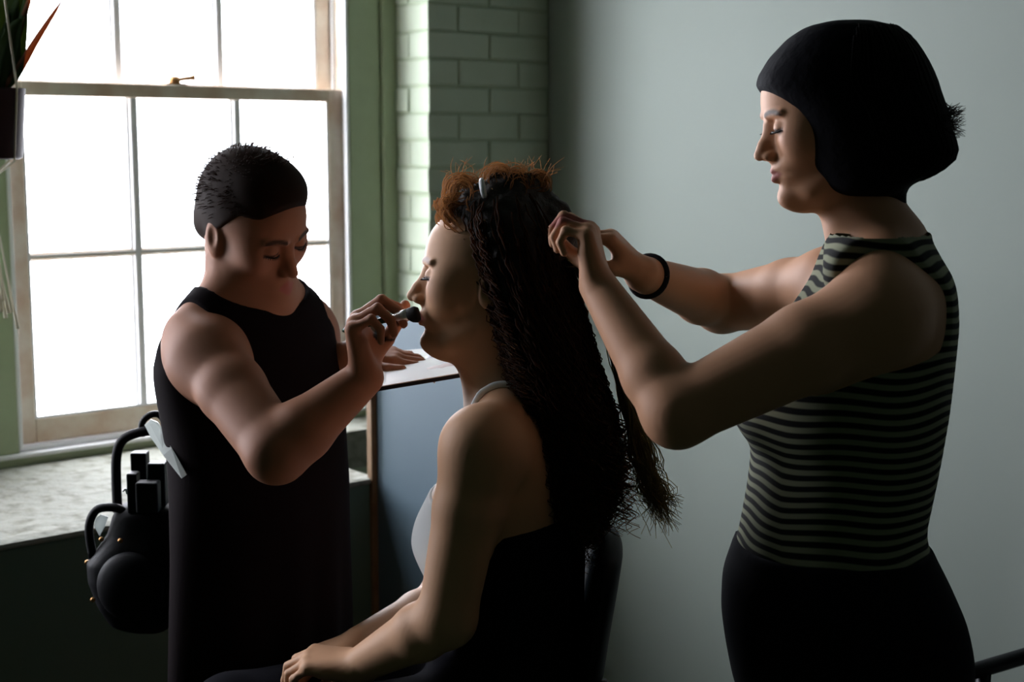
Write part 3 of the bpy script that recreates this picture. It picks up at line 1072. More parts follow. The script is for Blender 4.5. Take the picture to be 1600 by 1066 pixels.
def sitter():
    Y0 = 2.12
    tor = rows_px(Y0, [(622, 752, 838, .060), (640, 738, 858, .105), (662, 722, 872, .140), (700, 705, 884, .160), (740, 690, 891, .160), (780, 670, 896, .156),
                       (815, 652, 898, .152), (845, 646, 898, .148), (870, 656, 897, .142), (910, 676, 893, .132), (960, 684, 890, .128), (1010, 684, 893, .142),
                       (1066, 682, 900, .160)])
    zs = min(r[0] for r in tor); xm = W(792, 1066, Y0)[0]
    tor.append((SEAT_Z + .02, xm + .01, Y0, .115, .17))
    T = Loft(tor, (-1, 0), 2.15, sig=2.5)
    F = Field(axis((-.62, -.36, .010), (-.36, -.19, .0035), (-.19, .06, .0024), (.06, .20, .007)),
              axis((1.86, 2.03, .005), (2.03, 2.21, .0028), (2.21, 2.40, .007)),
              axis((.10, .60, .02), (.60, .69, .008), (.69, .82, .004), (.82, 1.20, .0065), (1.20, 1.48, .0024)))
    F.add(T.prim(), 0)
    H = Head(W(756, 432, Y0), head_frame((-1, .02), -3), 1.0)
    H.build(F, lid=1)
    F.add(cone(W(800, 640, Y0), H.w((-.020, 0, -.055)), .054, .050), .03)
    F.add(cone(W(778, 620, Y0), H.w((-.002, 0, -.08)), .047, .044), .03)
    for sy in (-1, 1):
        F.add(cone(W(800, 632, Y0 + sy * .03), W(772, 682, Y0 + sy * .150), .040, .044), .05)
    # near (left) arm
    shL = W(748, 700, 1.955); elL = W(698, 966, 1.945); wrL = W(560, 1040, 2.03)
    arm(F, shL, elL, wrL, (.049, .041, .041, .026), delt=.050)
    hand(F, wrL, (-1, .28, .02), (0, 1, .3), (-.1, .2, -1), ((30, 40, 25), (32, 42, 25), (36, 46, 28), (40, 50, 30)), .95, (.4, .4))
    # far (right) arm
    shR = W(765, 688, 2.285); elR = W(690, 946, 2.31); wrR = W(562, 1004, 2.15)
    arm(F, shR, elR, wrR, (.047, .040, .040, .026), delt=.050)
    hand(F, wrR, (-1, -.5, -.18), (.2, -1, .2), (0, -.1, -1), ((35, 45, 25), (38, 45, 30), (42, 50, 30), (45, 55, 30)), .95, (.4, .4))
    legs = []
    for sy in (-1, 1):
        hp = V3(xm - .02, Y0 + sy * .085, SEAT_Z + .075); kn = V3(xm - .43, Y0 - .07 + sy * .068, SEAT_Z + .055); an = V3(xm - .40, Y0 - .06 + sy * .065, .27)
        legs.append((hp, kn, an))
        F.add(cone(hp, kn, .085, .056), .03); F.add(cone(kn, kn + (an - kn) * .35, .055, .053), .02); F.add(cone(kn + (an - kn) * .35, an, .053, .038), .02)
        F.add(cone(an + V3(.02, 0, -.05), an + V3(-.15, 0, -.062), .030, .024), .02)
    body = field_obj('person', F, M['skin'], None, V3(xm, Y0, SEAT_Z))
    paint(body, H, skin=(.57, .325, .195), brow=(.22, .11, .07)); eyelashes(H, body)
    tag(body, 'seated woman with eyes closed and long curly hair, profile facing left', 'person')

    # white camisole with thin straps
    G = Field(axis((-.22, .22, .0045)), axis((1.92, 2.32, .005)), axis((.62, 1.25, .0045)))
    G.add(T.prim(.0045), 0)
    zf = W(690, 770, Y0)[2]; zb = W(880, 800, Y0)[2]
    G.inter(lambda X, Y, Z: Z - np.where(X < .0, zf, zb) + 0 * Y - np.abs(Y - Y0) * 0.0, .0)
    G.inter(lambda X, Y, Z: np.abs(Y - Y0) - .136 + 0 * X + 0 * Z, .004)
    cami = field_obj('camisole', G, M['white_cloth'], body)
    cami['label'] = 'white camisole with narrow shoulder straps'
    for sy in (-1, 1):
        pts = []
        for q in np.linspace(0, 1, 24):
            x = -.115 + .20 * q
            y = Y0 + sy * (.098 - .016 * math.sin(q * math.pi))
            z = top_z(F, x, y)
            if z is not None and z > 1.02: pts.append(V3(x, y, z + .001))
        MB().tube(spline(pts, 40), .0058, 8).build('strap', M['white_cloth'], cami, True)
    # dark trousers
    G = Field(axis((-.64, .20, .009)), axis((1.90, 2.34, .009)), axis((.20, .60, .02), (.60, 1.03, .007)))
    tl = Loft([(SEAT_Z + .005, xm, Y0, .135, .19), (SEAT_Z + .10, xm, Y0, .13, .178), (SEAT_Z + .20, xm, Y0, .118, .155), (SEAT_Z + .40, xm + .004, Y0, .118, .158)], (-1, 0), 2.2)
    G.add(tl.prim(), 0)
    for hp, kn, an in legs:
        G.add(cone(hp, kn, .092, .066), .03); G.add(cone(kn, an, .064, .055), .02)
    G.inter(lambda X, Y, Z: Z - (SEAT_Z + .20 + np.clip(X + .09, 0, .15) * 2.8) + 0 * Y, .004)
    G.inter(lambda X, Y, Z: SEAT_Z + .006 - Z + np.clip(-.22 - X, 0, 1) * 50 * -1 + 0 * Y, .0)
    field_obj('trousers', G, M['trouser'], body)['label'] = 'dark trousers'
    for hp, kn, an in legs:
        c = an
        G = Field(axis((c[0] - .25, c[0] + .13, .008)), axis((c[1] - .08, c[1] + .08, .008)), axis((c[2] - .11, c[2] + .06, .008)))
        G.add(cone(c + V3(.025, 0, -.05), c + V3(-.16, 0, -.060), .042, .036), 0); G.add(cone(c, c + V3(.02, 0, -.05), .046, .044), .02)
        G.inter(lambda X, Y, Z: c[2] - .095 - Z + 0 * X + 0 * Y)
        field_obj('shoe', G, M['black_leather'], body)

    # long curly hair: mass, curls, top rolls and the lock being pulled out
    rows = rows_px(Y0, [(288, 770, 818, .035), (300, 742, 838, .060), (320, 724, 856, .080), (345, 716, 872, .092), (380, 722, 882, .098), (430, 736, 892, .102), (480, 752, 906, .106),
                        (530, 768, 920, .112), (580, 782, 934, .120), (630, 794, 950, .128), (690, 798, 962, .132), (750, 810, 962, .132), (800, 834, 950, .120), (840, 862, 928, .095)])
    HL = Loft(rows, (-1, 0), 2.1, sig=2, cap=.012)
    G = Field(axis((-.12, .22, .004)), axis((1.92, 2.32, .004)), axis((.92, 1.50, .004)))
    G.add(HL.prim(-.004), 0)
    for px, py, yy, r in ((862, 345, 0, .034), (868, 375, .03, .032), (868, 380, -.03, .032), (880, 420, 0, .024), (800, 300, 0, .040), (830, 320, .02, .036), (752, 330, .02, .04), (752, 330, -.02, .04),
                          (862, 470, -.04, .030), (868, 530, .02, .030), (884, 590, -.03, .034), (925, 650, 0, .036), (940, 710, -.03, .034)):
        G.add(ell(W(px, py, Y0 + yy), r), .02)
    G.inter(lambda X, Y, Z: .0035 * np.sin(X * 190 + Z * 60) * np.sin(Y * 170 + Z * 90) * np.sin(Z * 130) - .9, 0)
    G.D = G.D + (.004 * np.sin(G.ax * 150)[:, None, None] * np.sin(G.ay * 140)[None, :, None] * np.sin(G.az * 110)[None, None, :]).astype(np.float32)
    hair = field_obj('curly_hair', G, M['hair_curl_core'], body)
    hair['label'] = 'long dark auburn curls pinned up at the front'
    lines, rad = [], []
    K = 34
    t = np.linspace(0, 1, K)
    for i in range(620):                            # hanging curls over the whole mass
        a0 = rng.uniform(math.radians(35), math.radians(325))
        z0 = HL.z[-1] - rng.uniform(.01, .20) if i < 420 else rng.uniform(1.10, 1.30)
        z1 = HL.z[0] + rng.uniform(-.03, .10)
        if math.cos(a0) > .3: z1 = max(z1, 1.16)
        z = z0 + (z1 - z0) * t
        base = HL.point(np.maximum(z, HL.z[0]), a0 + rng.normal(0, .12) * t, rng.uniform(-.002, .006))
        base[:, 2] = z
        r = rng.uniform(.003, .010) * (0.3 + 1.1 * t); w = rng.uniform(7, 13) * 2 * math.pi; ph = rng.uniform(0, 6.28)
        base[:, 0] += r * np.cos(w * t + ph); base[:, 1] += r * np.sin(w * t + ph)
        lines.append(base); rad.append(.0012 * (1 - .75 * t ** 2))
    for i in range(190):                            # loose curls along the back edge
        px0, py0 = 915 + rng.uniform(-30, 45), rng.uniform(610, 710)
        px1, py1 = px0 + rng.uniform(5, 55), py0 + rng.uniform(70, 160)
        if py1 > 850: py1 = 850 - rng.uniform(0, 30)
        px1 = min(px1, 992)
        y = Y0 + rng.uniform(-.11, .09)
        s, e = W(px0, py0, y), W(px1, py1, y)
        base = s + (e - s) * t[:, None]
        r = rng.uniform(.007, .015) * (0.4 + .8 * t); w = rng.uniform(2.5, 4.5) * 2 * math.pi; ph = rng.uniform(0, 6.28)
        base[:, 0] += r * np.cos(w * t + ph); base[:, 1] += r * np.sin(w * t + ph)
        lines.append(base); rad.append(.0012 * (1 - .7 * t ** 2))
    strand_mesh('curls', lines, rad, M['hair_curl'], hair)['kind'] = 'stuff'
    # rolled curls pinned on top: several rings across the head
    lines, rad = [], []
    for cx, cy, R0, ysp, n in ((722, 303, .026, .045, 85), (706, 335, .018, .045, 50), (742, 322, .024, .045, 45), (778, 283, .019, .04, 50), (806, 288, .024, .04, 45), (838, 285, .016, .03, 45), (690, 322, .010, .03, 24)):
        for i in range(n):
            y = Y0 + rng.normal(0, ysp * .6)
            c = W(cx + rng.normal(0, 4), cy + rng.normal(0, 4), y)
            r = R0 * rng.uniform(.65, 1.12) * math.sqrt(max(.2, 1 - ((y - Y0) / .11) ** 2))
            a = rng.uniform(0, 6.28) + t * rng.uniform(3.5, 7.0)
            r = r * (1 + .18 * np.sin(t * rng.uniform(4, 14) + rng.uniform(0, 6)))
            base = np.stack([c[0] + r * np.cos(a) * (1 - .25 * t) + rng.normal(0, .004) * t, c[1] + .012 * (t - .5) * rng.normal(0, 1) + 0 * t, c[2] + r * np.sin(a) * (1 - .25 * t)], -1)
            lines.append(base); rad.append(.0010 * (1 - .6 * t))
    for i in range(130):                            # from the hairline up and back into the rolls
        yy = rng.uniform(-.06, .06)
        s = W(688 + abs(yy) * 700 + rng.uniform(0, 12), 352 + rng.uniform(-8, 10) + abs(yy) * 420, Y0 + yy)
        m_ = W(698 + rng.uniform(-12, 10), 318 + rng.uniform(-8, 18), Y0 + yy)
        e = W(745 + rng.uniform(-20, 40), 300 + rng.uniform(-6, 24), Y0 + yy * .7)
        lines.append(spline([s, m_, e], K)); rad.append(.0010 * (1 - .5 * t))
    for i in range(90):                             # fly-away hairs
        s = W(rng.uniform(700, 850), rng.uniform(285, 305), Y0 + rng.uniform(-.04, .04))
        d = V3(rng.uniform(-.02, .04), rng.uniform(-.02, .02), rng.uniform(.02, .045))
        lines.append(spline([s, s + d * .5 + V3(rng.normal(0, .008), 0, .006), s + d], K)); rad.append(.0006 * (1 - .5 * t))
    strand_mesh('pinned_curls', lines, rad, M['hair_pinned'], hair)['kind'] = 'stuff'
    # lock of hair drawn back to the fingers and falling from them
    lines, rad = [], []
    for i in range(230):
        y = Y0 - .03 + rng.normal(0, .012)
        j = lambda s: rng.normal(0, s)
        pts = [W(868 + j(8), 400 + j(14), Y0 + j(.03)), W(893 + j(4), 402 + j(7), y), W(916 + j(4), 430 + j(5), y), W(942 + j(5), 490, y), W(964 + j(5), 560, y), W(985 + j(7), 640, y),
               W(1004 + j(10), 715, y), W(1020 + j(13), 765 + j(8), y), W(1038 + j(16), 800 + j(18), y)]
        L = spline(pts, K)
        r = .004 * t ** 1.5; w = rng.uniform(2, 5) * 6.28; ph = rng.uniform(0, 6.28)
        L[:, 0] += r * np.cos(w * t + ph); L[:, 1] += r * np.sin(w * t + ph)
        lines.append(L); rad.append(.0011 * (1 - .7 * t ** 2))
    o = strand_mesh('lifted_lock', lines, rad, M['hair_lock'], hair)
    o['kind'] = 'stuff'; o['label'] = 'light brown lock drawn back through the fingers'
    # white sectioning clip
    c0, c1 = W(752, 280, Y0 - .045), W(757, 309, Y0 - .062)
    MB().tube(spline([c0, (c0 + c1) / 2 + V3(0, -.004, 0), c1], 8), [.003, .0045, .0048, .0048, .0048, .0046, .004, .003], 10).build('hair_clip', M['white_clip'], hair, True)['label'] = 'white hair clip'
    return body, xm


sit, SX = sitter()


# ================================================================== THE MAKE-UP ARTIST (standing on the left)
def artist():
    Y0 = 2.35
    fa = V3(math.cos(math.radians(36)), -math.sin(math.radians(36)), 0)
    def trow(rows):
        out = []
        for py, l, r, asp in rows:
            A = W(l + 17, py, Y0); B = W(r - 3, py, Y0)
            h = (B[0] - A[0]) / 2
            a = h * asp; c, s = fa[0], -fa[1]
            b = math.sqrt(max(1e-4, h * h - (a * c) ** 2)) / s
            out.append((A[2], (A[0] + B[0]) / 2, Y0, a, b))
        return out
    tor = trow([(452, 345, 455, .85), (470, 312, 478, .75), (490, 284, 494, .72), (520, 258, 506, .72), (560, 246, 520, .76), (600, 247, 528, .82), (650, 254, 533, .86), (700, 262, 535, .85),
                (760, 266, 538, .83), (850, 268, 538, .82), (960, 266, 540, .82), (1066, 264, 540, .82)])
    T = Loft(tor + [(.56, tor[-1][1], Y0, .13, .155)], fa[:2], 2.0, sig=2.5)
    foot = V3(tor[-1][1], Y0, 0)
    F = Field(axis((-.70, -.56, .005), (-.56, -.32, .0028), (-.32, -.25, .005), (-.25, -.13, .0032)),
              axis((1.95, 2.12, .0042), (2.12, 2.26, .0035), (2.26, 2.44, .0028), (2.44, 2.62, .007)),
              axis((0, .60, .02), (.60, 1.08, .008), (1.08, 1.27, .0038), (1.27, 1.55, .0026)))
    F.add(T.prim(-.008), 0)
    H = Head(W(397, 352, Y0 - .02), head_frame((math.cos(math.radians(33)), -math.sin(math.radians(33))), 27, 12), .97)
    H.build(F, lid=1)
    F.add(cone(W(392, 470, Y0 + .0), H.w((-.020, 0, -.045)), .062, .060), .03)
    F.add(cone(W(405, 470, Y0 - .01), H.w((.0, 0, -.075)), .055, .050), .03)
    lf = V3(-fa[1], fa[0], 0)                     # her left
    for s in (-1, 1):
        c = W(390, 466, Y0)
        F.add(cone(c + lf * .05 * s, c + lf * .125 * s + V3(0, 0, -.045), .048, .042), .035)
    # near (right) arm with the brush
    shR = W(327, 560, 2.215); elR = W(432, 706, 2.06); wrR = W(570, 590, 2.12)
    arm(F, shR, elR, wrR, (.054, .046, .046, .029), delt=.054)
    hand(F, wrR, (-.14, .02, 1), (.2, 1, .1), (1, -.15, .1), ((58, 62, 25), (62, 70, 30), (66, 75, 35), (68, 80, 40)), 1.04, (.8, .2))
    # far (left) arm with the palette
    shL = W(476, 528, 2.475); elL = W(480, 690, 2.46); wrL = W(546, 557, 2.43)
    arm(F, shL, elL, wrL, (.050, .043, .042, .028), delt=.052)
    hand(F, wrL, (1, -.05, .0), (.3, -1, .3), (.1, .2, -1), ((8, 22, 15), (8, 24, 15), (9, 26, 15), (10, 28, 15)), .95, (-.1, -.1))
    legs = []
    for s in (-1, 1):
        c = foot + lf * .068 * s
        a, b, d = c + V3(0, 0, .75), c + fa * .01 + V3(0, 0, .46), c - fa * .08 + V3(0, 0, .09)
        legs.append(d)
        F.add(cone(a, b, .075, .055), .03); F.add(cone(b, b + (d - b) * .35, .056, .055), .02); F.add(cone(b + (d - b) * .35, d, .055, .038), .02)
        F.add(cone(d - fa * .02 + V3(0, 0, -.055), d + fa * .16 + V3(0, 0, -.066), .030, .024), .02)
    body = field_obj('person', F, M['skin'], None, foot)
    paint(body, H, skin=(.36, .165, .10), brow=(.03, .015, .01)); eyelashes(H, body)
    tag(body, 'standing person with short cropped hair and black sleeveless dress, applying makeup with a brush', 'person')

    G = Field(axis((-.70, -.15, .0045)), axis((2.08, 2.60, .005)), axis((.52, 1.36, .0048)))
    G.add(T.prim(.004), 0)
    c = W(390, 466, Y0)
    for s in (-1, 1):
        G.add(cone(c + lf * .055 * s + V3(0, 0, -.004), c + lf * .115 * s + V3(0, 0, -.042), .055, .049), .035)
    cc = W(400, 440, Y0 - .01)
    G.sub(ell(cc, (.100, .100, .050)), .006)
    ctr = V3(tor[4][1], Y0, 0)
    G.inter(lambda X, Y, Z: np.abs((X - ctr[0]) * lf[0] + (Y - ctr[1]) * lf[1]) - (.126 + np.clip(1.25 - Z, 0, .11) * 1.0), .004)
    # soft vertical folds below the waist
    wv = np.clip(1.0 - G.az, 0, .4)[None, None, :]
    phi = np.arctan2(G.ay[None, :] - Y0, G.ax[:, None] - foot[0])[:, :, None]
    G.D = G.D + (.012 * wv * np.sin(phi * 9)).astype(np.float32)
    field_obj('sleeveless_dress', G, M['dress'], body)['label'] = 'black sleeveless dress, dark red along the lit shoulder'
    for d in legs:
        G = Field(axis((d[0] - .24, d[0] + .26, .008)), axis((d[1] - .24, d[1] + .14, .008)), axis((-.02, .13, .008)))
        G.add(cone(d - fa * .025 + V3(0, 0, -.05), d + fa * .17 + V3(0, 0, -.058), .043, .036), 0); G.add(cone(d, d - fa * .02 + V3(0, 0, -.05), .046, .044), .02)
        G.inter(lambda X, Y, Z: .002 - Z + 0 * X + 0 * Y)
        field_obj('shoe', G, M['black_leather'], body)

    # cropped hair
    G = Field(axis((-.60, -.28, .0032)), axis((2.20, 2.48, .0032)), axis((1.28, 1.58, .0032)))
    G.add(H.lprim(ell((-.016, 0, .034), (.100, .0815, .097))), 0)
    G.add(H.lprim(ell((.020, 0, .085), (.060, .060, .040))), .02)
    G.add(H.lprim(ell((-.075, 0, -.025), (.030, .055, .045))), .03)
    G.inter(lambda X, Y, Z: (lambda x, y, z: np.maximum(np.maximum(x - .062 - np.clip(z - .055, -.1, .04) * .6, -.062 - z), np.maximum(x - .0, -.035 - z) * 0 - 1 + 0 * y))(*H.local(X, Y, Z)), .006)
    G.inter(lambda X, Y, Z: (lambda x, y, z: np.minimum(np.maximum(x + .012, -z + .010), .5) * 1.0 + 0 * y)(*H.local(X, Y, Z)) * 0 - 1, 0)
    G.inter(lambda X, Y, Z: (lambda x, y, z: -np.maximum(-(x + .004 - np.clip(z - .01, 0, .05) * .75), (z - .052)) + 0 * y)(*H.local(X, Y, Z)) * -1 * -1, .006)
    hair = field_obj('cropped_hair', G, M['hair_short'], body)
    hair['label'] = 'short cropped dark brown hair'
    lines, rad = [], []
    t = np.linspace(0, 1, 8)
    for i in range(1500):
        th = rng.uniform(0, 2 * math.pi); ph = math.acos(rng.uniform(-.1, 1))
        d = V3(math.cos(th) * math.sin(ph), math.sin(th) * math.sin(ph), math.cos(ph))
        if d[0] > .55 and d[2] < .62: continue
        if d[0] > 0 and d[2] < .2: continue
        p = V3(-.016, 0, .034) + d * V3(.099, .081, .096)
        g = V3(.5, 0, .1) * .8 + d * .25 if d[2] > .75 else d * .12 + V3(-.5, 0, -.5)
        g = g / np.linalg.norm(g)
        ln = rng.uniform(.006, .012)
        L = np.stack([H.w(p + g * ln * q + d * (.004 * math.sin(q * 3.1))) for q in t])
        lines.append(L); rad.append(.0006 * (1 - .7 * t))
    for i in range(22):                      # tuft on the crown
        p = V3(.005 + rng.normal(0, .012), rng.normal(0, .012), .130)
        g = V3(rng.uniform(.0, .8), rng.normal(0, .4), .6); g /= np.linalg.norm(g)
        L = np.stack([H.w(p + g * .020 * q) for q in t]); lines.append(L); rad.append(.0011 * (1 - .7 * t))
    strand_mesh('hair_strands', lines, rad, M['hair_short'], hair)['kind'] = 'stuff'
    return body


art = artist()


# ================================================================== THINGS IN HANDS
def nrm(v): return v / np.linalg.norm(v)


def makeup_brush():
    a, b = W(536, 517, 2.160), W(654, 486, 2.094)
    d = nrm(b - a); L = np.linalg.norm(b - a)
    root = empty('makeup_brush', a)
    tag(root, 'makeup brush with dark handle, bright ferrule and wide black bristles held at the face', 'brush')
    P = lambda t: a + d * L * t
    MB().tube([P(t) for t in (0, .02, .06, .4, .66, .70)], [.0025, .0036, .0040, .0046, .0052, .0046], 12).build('handle', M['green_handle'], root, True)
    up = nrm(V3(0, 0, 1) - d * d[2]); side = np.cross(d, up)

    def flatloft(name, rows, m):
        mb = MB(); n = 16
        for t, ru, rs, lift in rows:
            for k in range(n):
                an = 2 * math.pi * k / n
                mb.v.append(tuple(P(t) + up * (math.cos(an) * ru + lift) + side * math.sin(an) * rs))
        for i in range(len(rows) - 1):
            for k in range(n):
                mb.f.append((i*n+k, i*n+(k+1) % n, (i+1)*n+(k+1) % n, (i+1)*n+k))
        mb.f.append(tuple(range(n))[::-1]); mb.f.append(tuple((len(rows)-1)*n+k for k in range(n)))
        return mb.build(name, m, root, True)
    flatloft('ferrule', [(.68, .005, .005, 0), (.72, .006, .006, 0), (.80, .0075, .006, 0), (.86, .009, .0045, -.001)], M['steel'])
    flatloft('bristles', [(.85, .0085, .0042, -.001), (.90, .0115, .006, -.003), (.96, .0125, .006, -.004), (1.0, .0095, .003, -.004)], M['bristle'])
    return root


makeup_brush()


def palette():
    c = [W(586, 605, 2.235), W(742, 579, 2.250), W(724, 540, 2.56), W(592, 550, 2.54)]
    up = nrm(np.cross(c[1] - c[0], c[3] - c[0]))
    ctr = sum(c) / 4
    root = empty('makeup_palette', ctr)
    tag(root, 'white rectangular mixing palette with makeup smears held below the seated face', 'palette')
    lo = [p - up * .008 for p in c]; hi = [p - up * .0015 for p in c]
    mb = MB(); mb.hexa(lo + hi); mb.build('tray', M['black_plastic'], root, bevel=.0015)
    hi2 = [p for p in c]; mb = MB()
    ins = [p + (ctr - p) * .008 for p in c]
    mb.hexa([p - up * .0015 for p in ins] + ins); mb.build('mixing_surface', M['white_paint'], root, bevel=.0006)

    def smear(cs, ct, rs, rt, m, rot=0.0, seed=0):
        mb = MB(); n = 14
        g = np.random.default_rng(seed)

        def pt(s, t, h):
            return (c[0] * (1 - s) + c[1] * s) * (1 - t) + (c[3] * (1 - s) + c[2] * s) * t + up * h
        ring = []
        for k in range(n):
            a = 2 * math.pi * k / n; q = g.uniform(.7, 1.15)
            x, y = math.cos(a) * rs * q, math.sin(a) * rt * q
            ring.append((x * math.cos(rot) - y * math.sin(rot), x * math.sin(rot) + y * math.cos(rot)))
        mb.v = [tuple(pt(cs + x, ct + y, .0004)) for x, y in ring] + [tuple(pt(cs + .7 * x, ct + .7 * y, .0016)) for x, y in ring] + [tuple(pt(cs, ct, .0018))]
        for k in range(n):
            mb.f.append((k, (k+1) % n, n+(k+1) % n, n+k)); mb.f.append((n+k, n+(k+1) % n, 2*n))
        return mb.build('smear', m, root, True)
    smear(.72, .30, .22, .07, M['paint_pink'], .12, 1)
    smear(.80, .74, .035, .05, M['paint_brown'], 0, 2)
    smear(.77, .55, .025, .03, M['paint_brown'], .3, 3)
    smear(.58, .66, .06, .07, M['paint_grey'], 0, 4)
    return root


palette()


# ================================================================== BLACK TOOL BAG at the artist's hip
def tool_bag():
    Yb = 2.43
    P = lambda px, py, y=Yb: W(px, py, y)
    root = empty('tool_bag', P(215, 985))
    tag(root, 'black bag with looped handles hanging behind the hip of the person in the dress', 'bag')
    c = P(222, 868)
    F = Field(axis((c[0] - .17, c[0] + .17, .0045)), axis((Yb - .13, Yb + .13, .006)), axis((c[2] - .22, c[2] + .22, .0045)))
    rows = rows_px(Yb, [(985, 215, 262, .035), (970, 178, 275, .052), (940, 158, 285, .062), (900, 143, 290, .066), (872, 141, 292, .066), (850, 158, 290, .062), (830, 172, 288, .055), (800, 180, 286, .048), (785, 188, 284, .044)])
    T = Loft(rows, (-1, 0), 3.2, sig=2, cap=.02)
    F.add(T.prim(), 0)
    body = field_obj('bag_body', F, M['black_leather'], root)
    # outer pocket with flap on the camera side
    G = Field(axis((c[0] - .12, c[0] + .12, .005)), axis((Yb - .14, Yb, .005)), axis((c[2] - .14, c[2] + .10, .005)))
    pc = P(218, 900)
    G.add(ell(pc + V3(0, -.060, 0), (.058, .026, .062)), 0)
    field_obj('pocket', G, M['black_leather'], root)
    # handles
    MB().tube(spline([P(184, 800), P(182, 760), P(182, 715), P(190, 690), P(210, 678), P(240, 674), P(262, 690)], 28), .0085, 10).build('handle', M['black_leather'], root, True)
    MB().tube(spline([P(145, 872, 2.40), P(139, 826, 2.40), P(148, 800, 2.40), P(166, 793, 2.40), P(190, 797, 2.40), P(200, 815, 2.40)], 24), .0075, 10).build('handle', M['black_leather'], root, True)
    MB().tube(spline([P(222, 682, 2.44), P(222, 662, 2.44), P(232, 650, 2.44), P(248, 648, 2.44), P(262, 664, 2.44)], 20), .006, 10).build('ring_loop', M['black_plastic'], root, True)
    # boxes and tools standing in the open top
    for x0, x1, y0, yy in ((206, 234, 706, 2.45), (200, 218, 738, 2.40), (232, 262, 722, 2.42), (214, 250, 752, 2.38)):
        a, b = P(x0, y0, yy), P(x1, 800, yy)
        MB().obox((a + b) / 2, V3(abs(b[0] - a[0]) / 2, 0, 0), V3(0, .014, 0), V3(0, 0, abs(a[2] - b[2]) / 2)).build('case', M['black_plastic'], root, bevel=.003)
    # clear vinyl: a small window pocket and the strap that runs up to the waist
    def sheet(name, pts, th=.002):
        mb = MB(); n = len(pts)
        mb.v = [tuple(p + V3(0, -th, 0)) for p in pts] + [tuple(p + V3(0, th, 0)) for p in pts]
        mb.f = [tuple(range(n)), tuple(range(2*n-1, n-1, -1))] + [(k, n+k, n+(k+1) % n, (k+1) % n) for k in range(n)]
        return mb.build(name, M['clear'], root, bevel=.0008)
    sheet('vinyl_window', [P(147, 822, 2.395), P(150, 810, 2.395), P(158, 804, 2.395), P(169, 808, 2.395), P(164, 822, 2.395), P(156, 838, 2.395)])
    a = [P(226, 664, 2.36), P(236, 655, 2.34), P(247, 660, 2.28), P(268, 700, 2.22), P(292, 742, 2.19), P(284, 748, 2.19), P(256, 712, 2.24), P(236, 684, 2.31)]
    sheet('vinyl_strap', a)
    MB().tube(spline([P(192, 768, 2.40), P(196, 764, 2.40), P(199, 772, 2.40)], 8), .002, 6).build('zip_pull', M['steel'], root, True)
    for px, py in ((176, 826), (139, 876), (205, 828), (163, 918)):
        q = P(px, py, 2.42); q = q + V3(0, -.068 if px > 150 else -.01, 0)
        MB().lathe(q, [(.0045, 0), (.0045, .002), (.0025, .004)], 10, up=V3(0, -1, 0), side=V3(1, 0, 0)).build('rivet', M['brass'], root)
    return root


tool_bag()


# ================================================================== CHAIRS
def high_chair():
    Y0 = 2.12
    root = empty('high_chair', (SX, Y0, 0))
    tag(root, 'black high chair with slim curved back under the seated woman', 'chair')
    mb = MB(); n = 10
    seat = bmesh.new()
    bmesh.ops.create_cube(seat, size=1.0)
    me = MB().obox(V3(SX - .02, Y0, SEAT_Z - .025), V3(.20, 0, 0), V3(0, .19, 0), V3(0, 0, .022)).build('seat', M['black_leather'], root, bevel=.018)
    seat.free()
    # backrest: slim slab, curved round the sitter
    prof = [(918, 1066), (927, 1000), (936, 945), (945, 895), (951, 860), (954, 846)]
    rows = []
    half = .15
    for (px, py) in prof:
        c = W(px, py, Y0)
        w = half * (1.0 if py > 870 else (.93 if py > 850 else .80))
        rows.append((c, w))
    ny = 13; th = .019
    for sgn in (-1, 1):
        for c, w in rows:
            for k in range(ny):
                s = -1 + 2 * k / (ny - 1)
                e = math.sqrt(max(0, 1 - abs(s) ** 6))
                mb.v.append((c[0] - .012 * s * s + sgn * th * (.35 + .65 * e), Y0 + s * w, c[2] + (.010 * (1 - s * s) if py == 846 else 0)))
    NR = len(rows); off = NR * ny
    for i in range(NR - 1):
        for k in range(ny - 1):
            mb.f.append((i*ny+k, i*ny+k+1, (i+1)*ny+k+1, (i+1)*ny+k)[::-1])
            mb.f.append((off+i*ny+k, off+i*ny+k+1, off+(i+1)*ny+k+1, off+(i+1)*ny+k))
    for k in range(ny - 1):
        mb.f.append((k, k+1, off+k+1, off+k)); i = NR - 1
        mb.f.append((i*ny+k, off+i*ny+k, off+i*ny+k+1, i*ny+k+1))
    for i in range(NR - 1):
        mb.f.append((i*ny, off+i*ny, off+(i+1)*ny, (i+1)*ny)); k = ny - 1
        mb.f.append((i*ny+k, (i+1)*ny+k, off+(i+1)*ny+k, off+i*ny+k))
    b = mb.build('backrest', M['black_leather'], root, True)
    md = b.modifiers.new('round', 'SUBSURF'); md.levels = 2; md.render_levels = 2
    lo = W(918, 1066, Y0)
    for s in (-1, 1):
        MB().tube(spline([V3(SX + .17, Y0 + s * .12, SEAT_Z - .02), V3(lo[0] + .01, Y0 + s * .12, SEAT_Z + .06), V3(lo[0] + .012, Y0 + s * .12, lo[2] + .05)], 10), .011, 8).build('back_post', M['black_plastic'], root, True)
        for fx in (-1, 1):
            MB().tube([V3(SX - .02 + fx * .17, Y0 + s * .16, SEAT_Z - .03), V3(SX - .02 + fx * .22, Y0 + s * .20, 0)], [.016, .013], 10).build('leg', M['black_plastic'], root, True)
    for s in (-1, 1):
        MB().tube([V3(SX - .02 - .205, Y0 + s * .187, .17), V3(SX - .02 + .205, Y0 + s * .187, .17)], .009, 8).build('rung', M['black_plastic'], root, True)
    MB().tube([V3(SX - .02 - .205, Y0 - .187, .17), V3(SX - .02 - .205, Y0 + .187, .17)], .011, 8).build('footrest', M['black_plastic'], root, True)


high_chair()


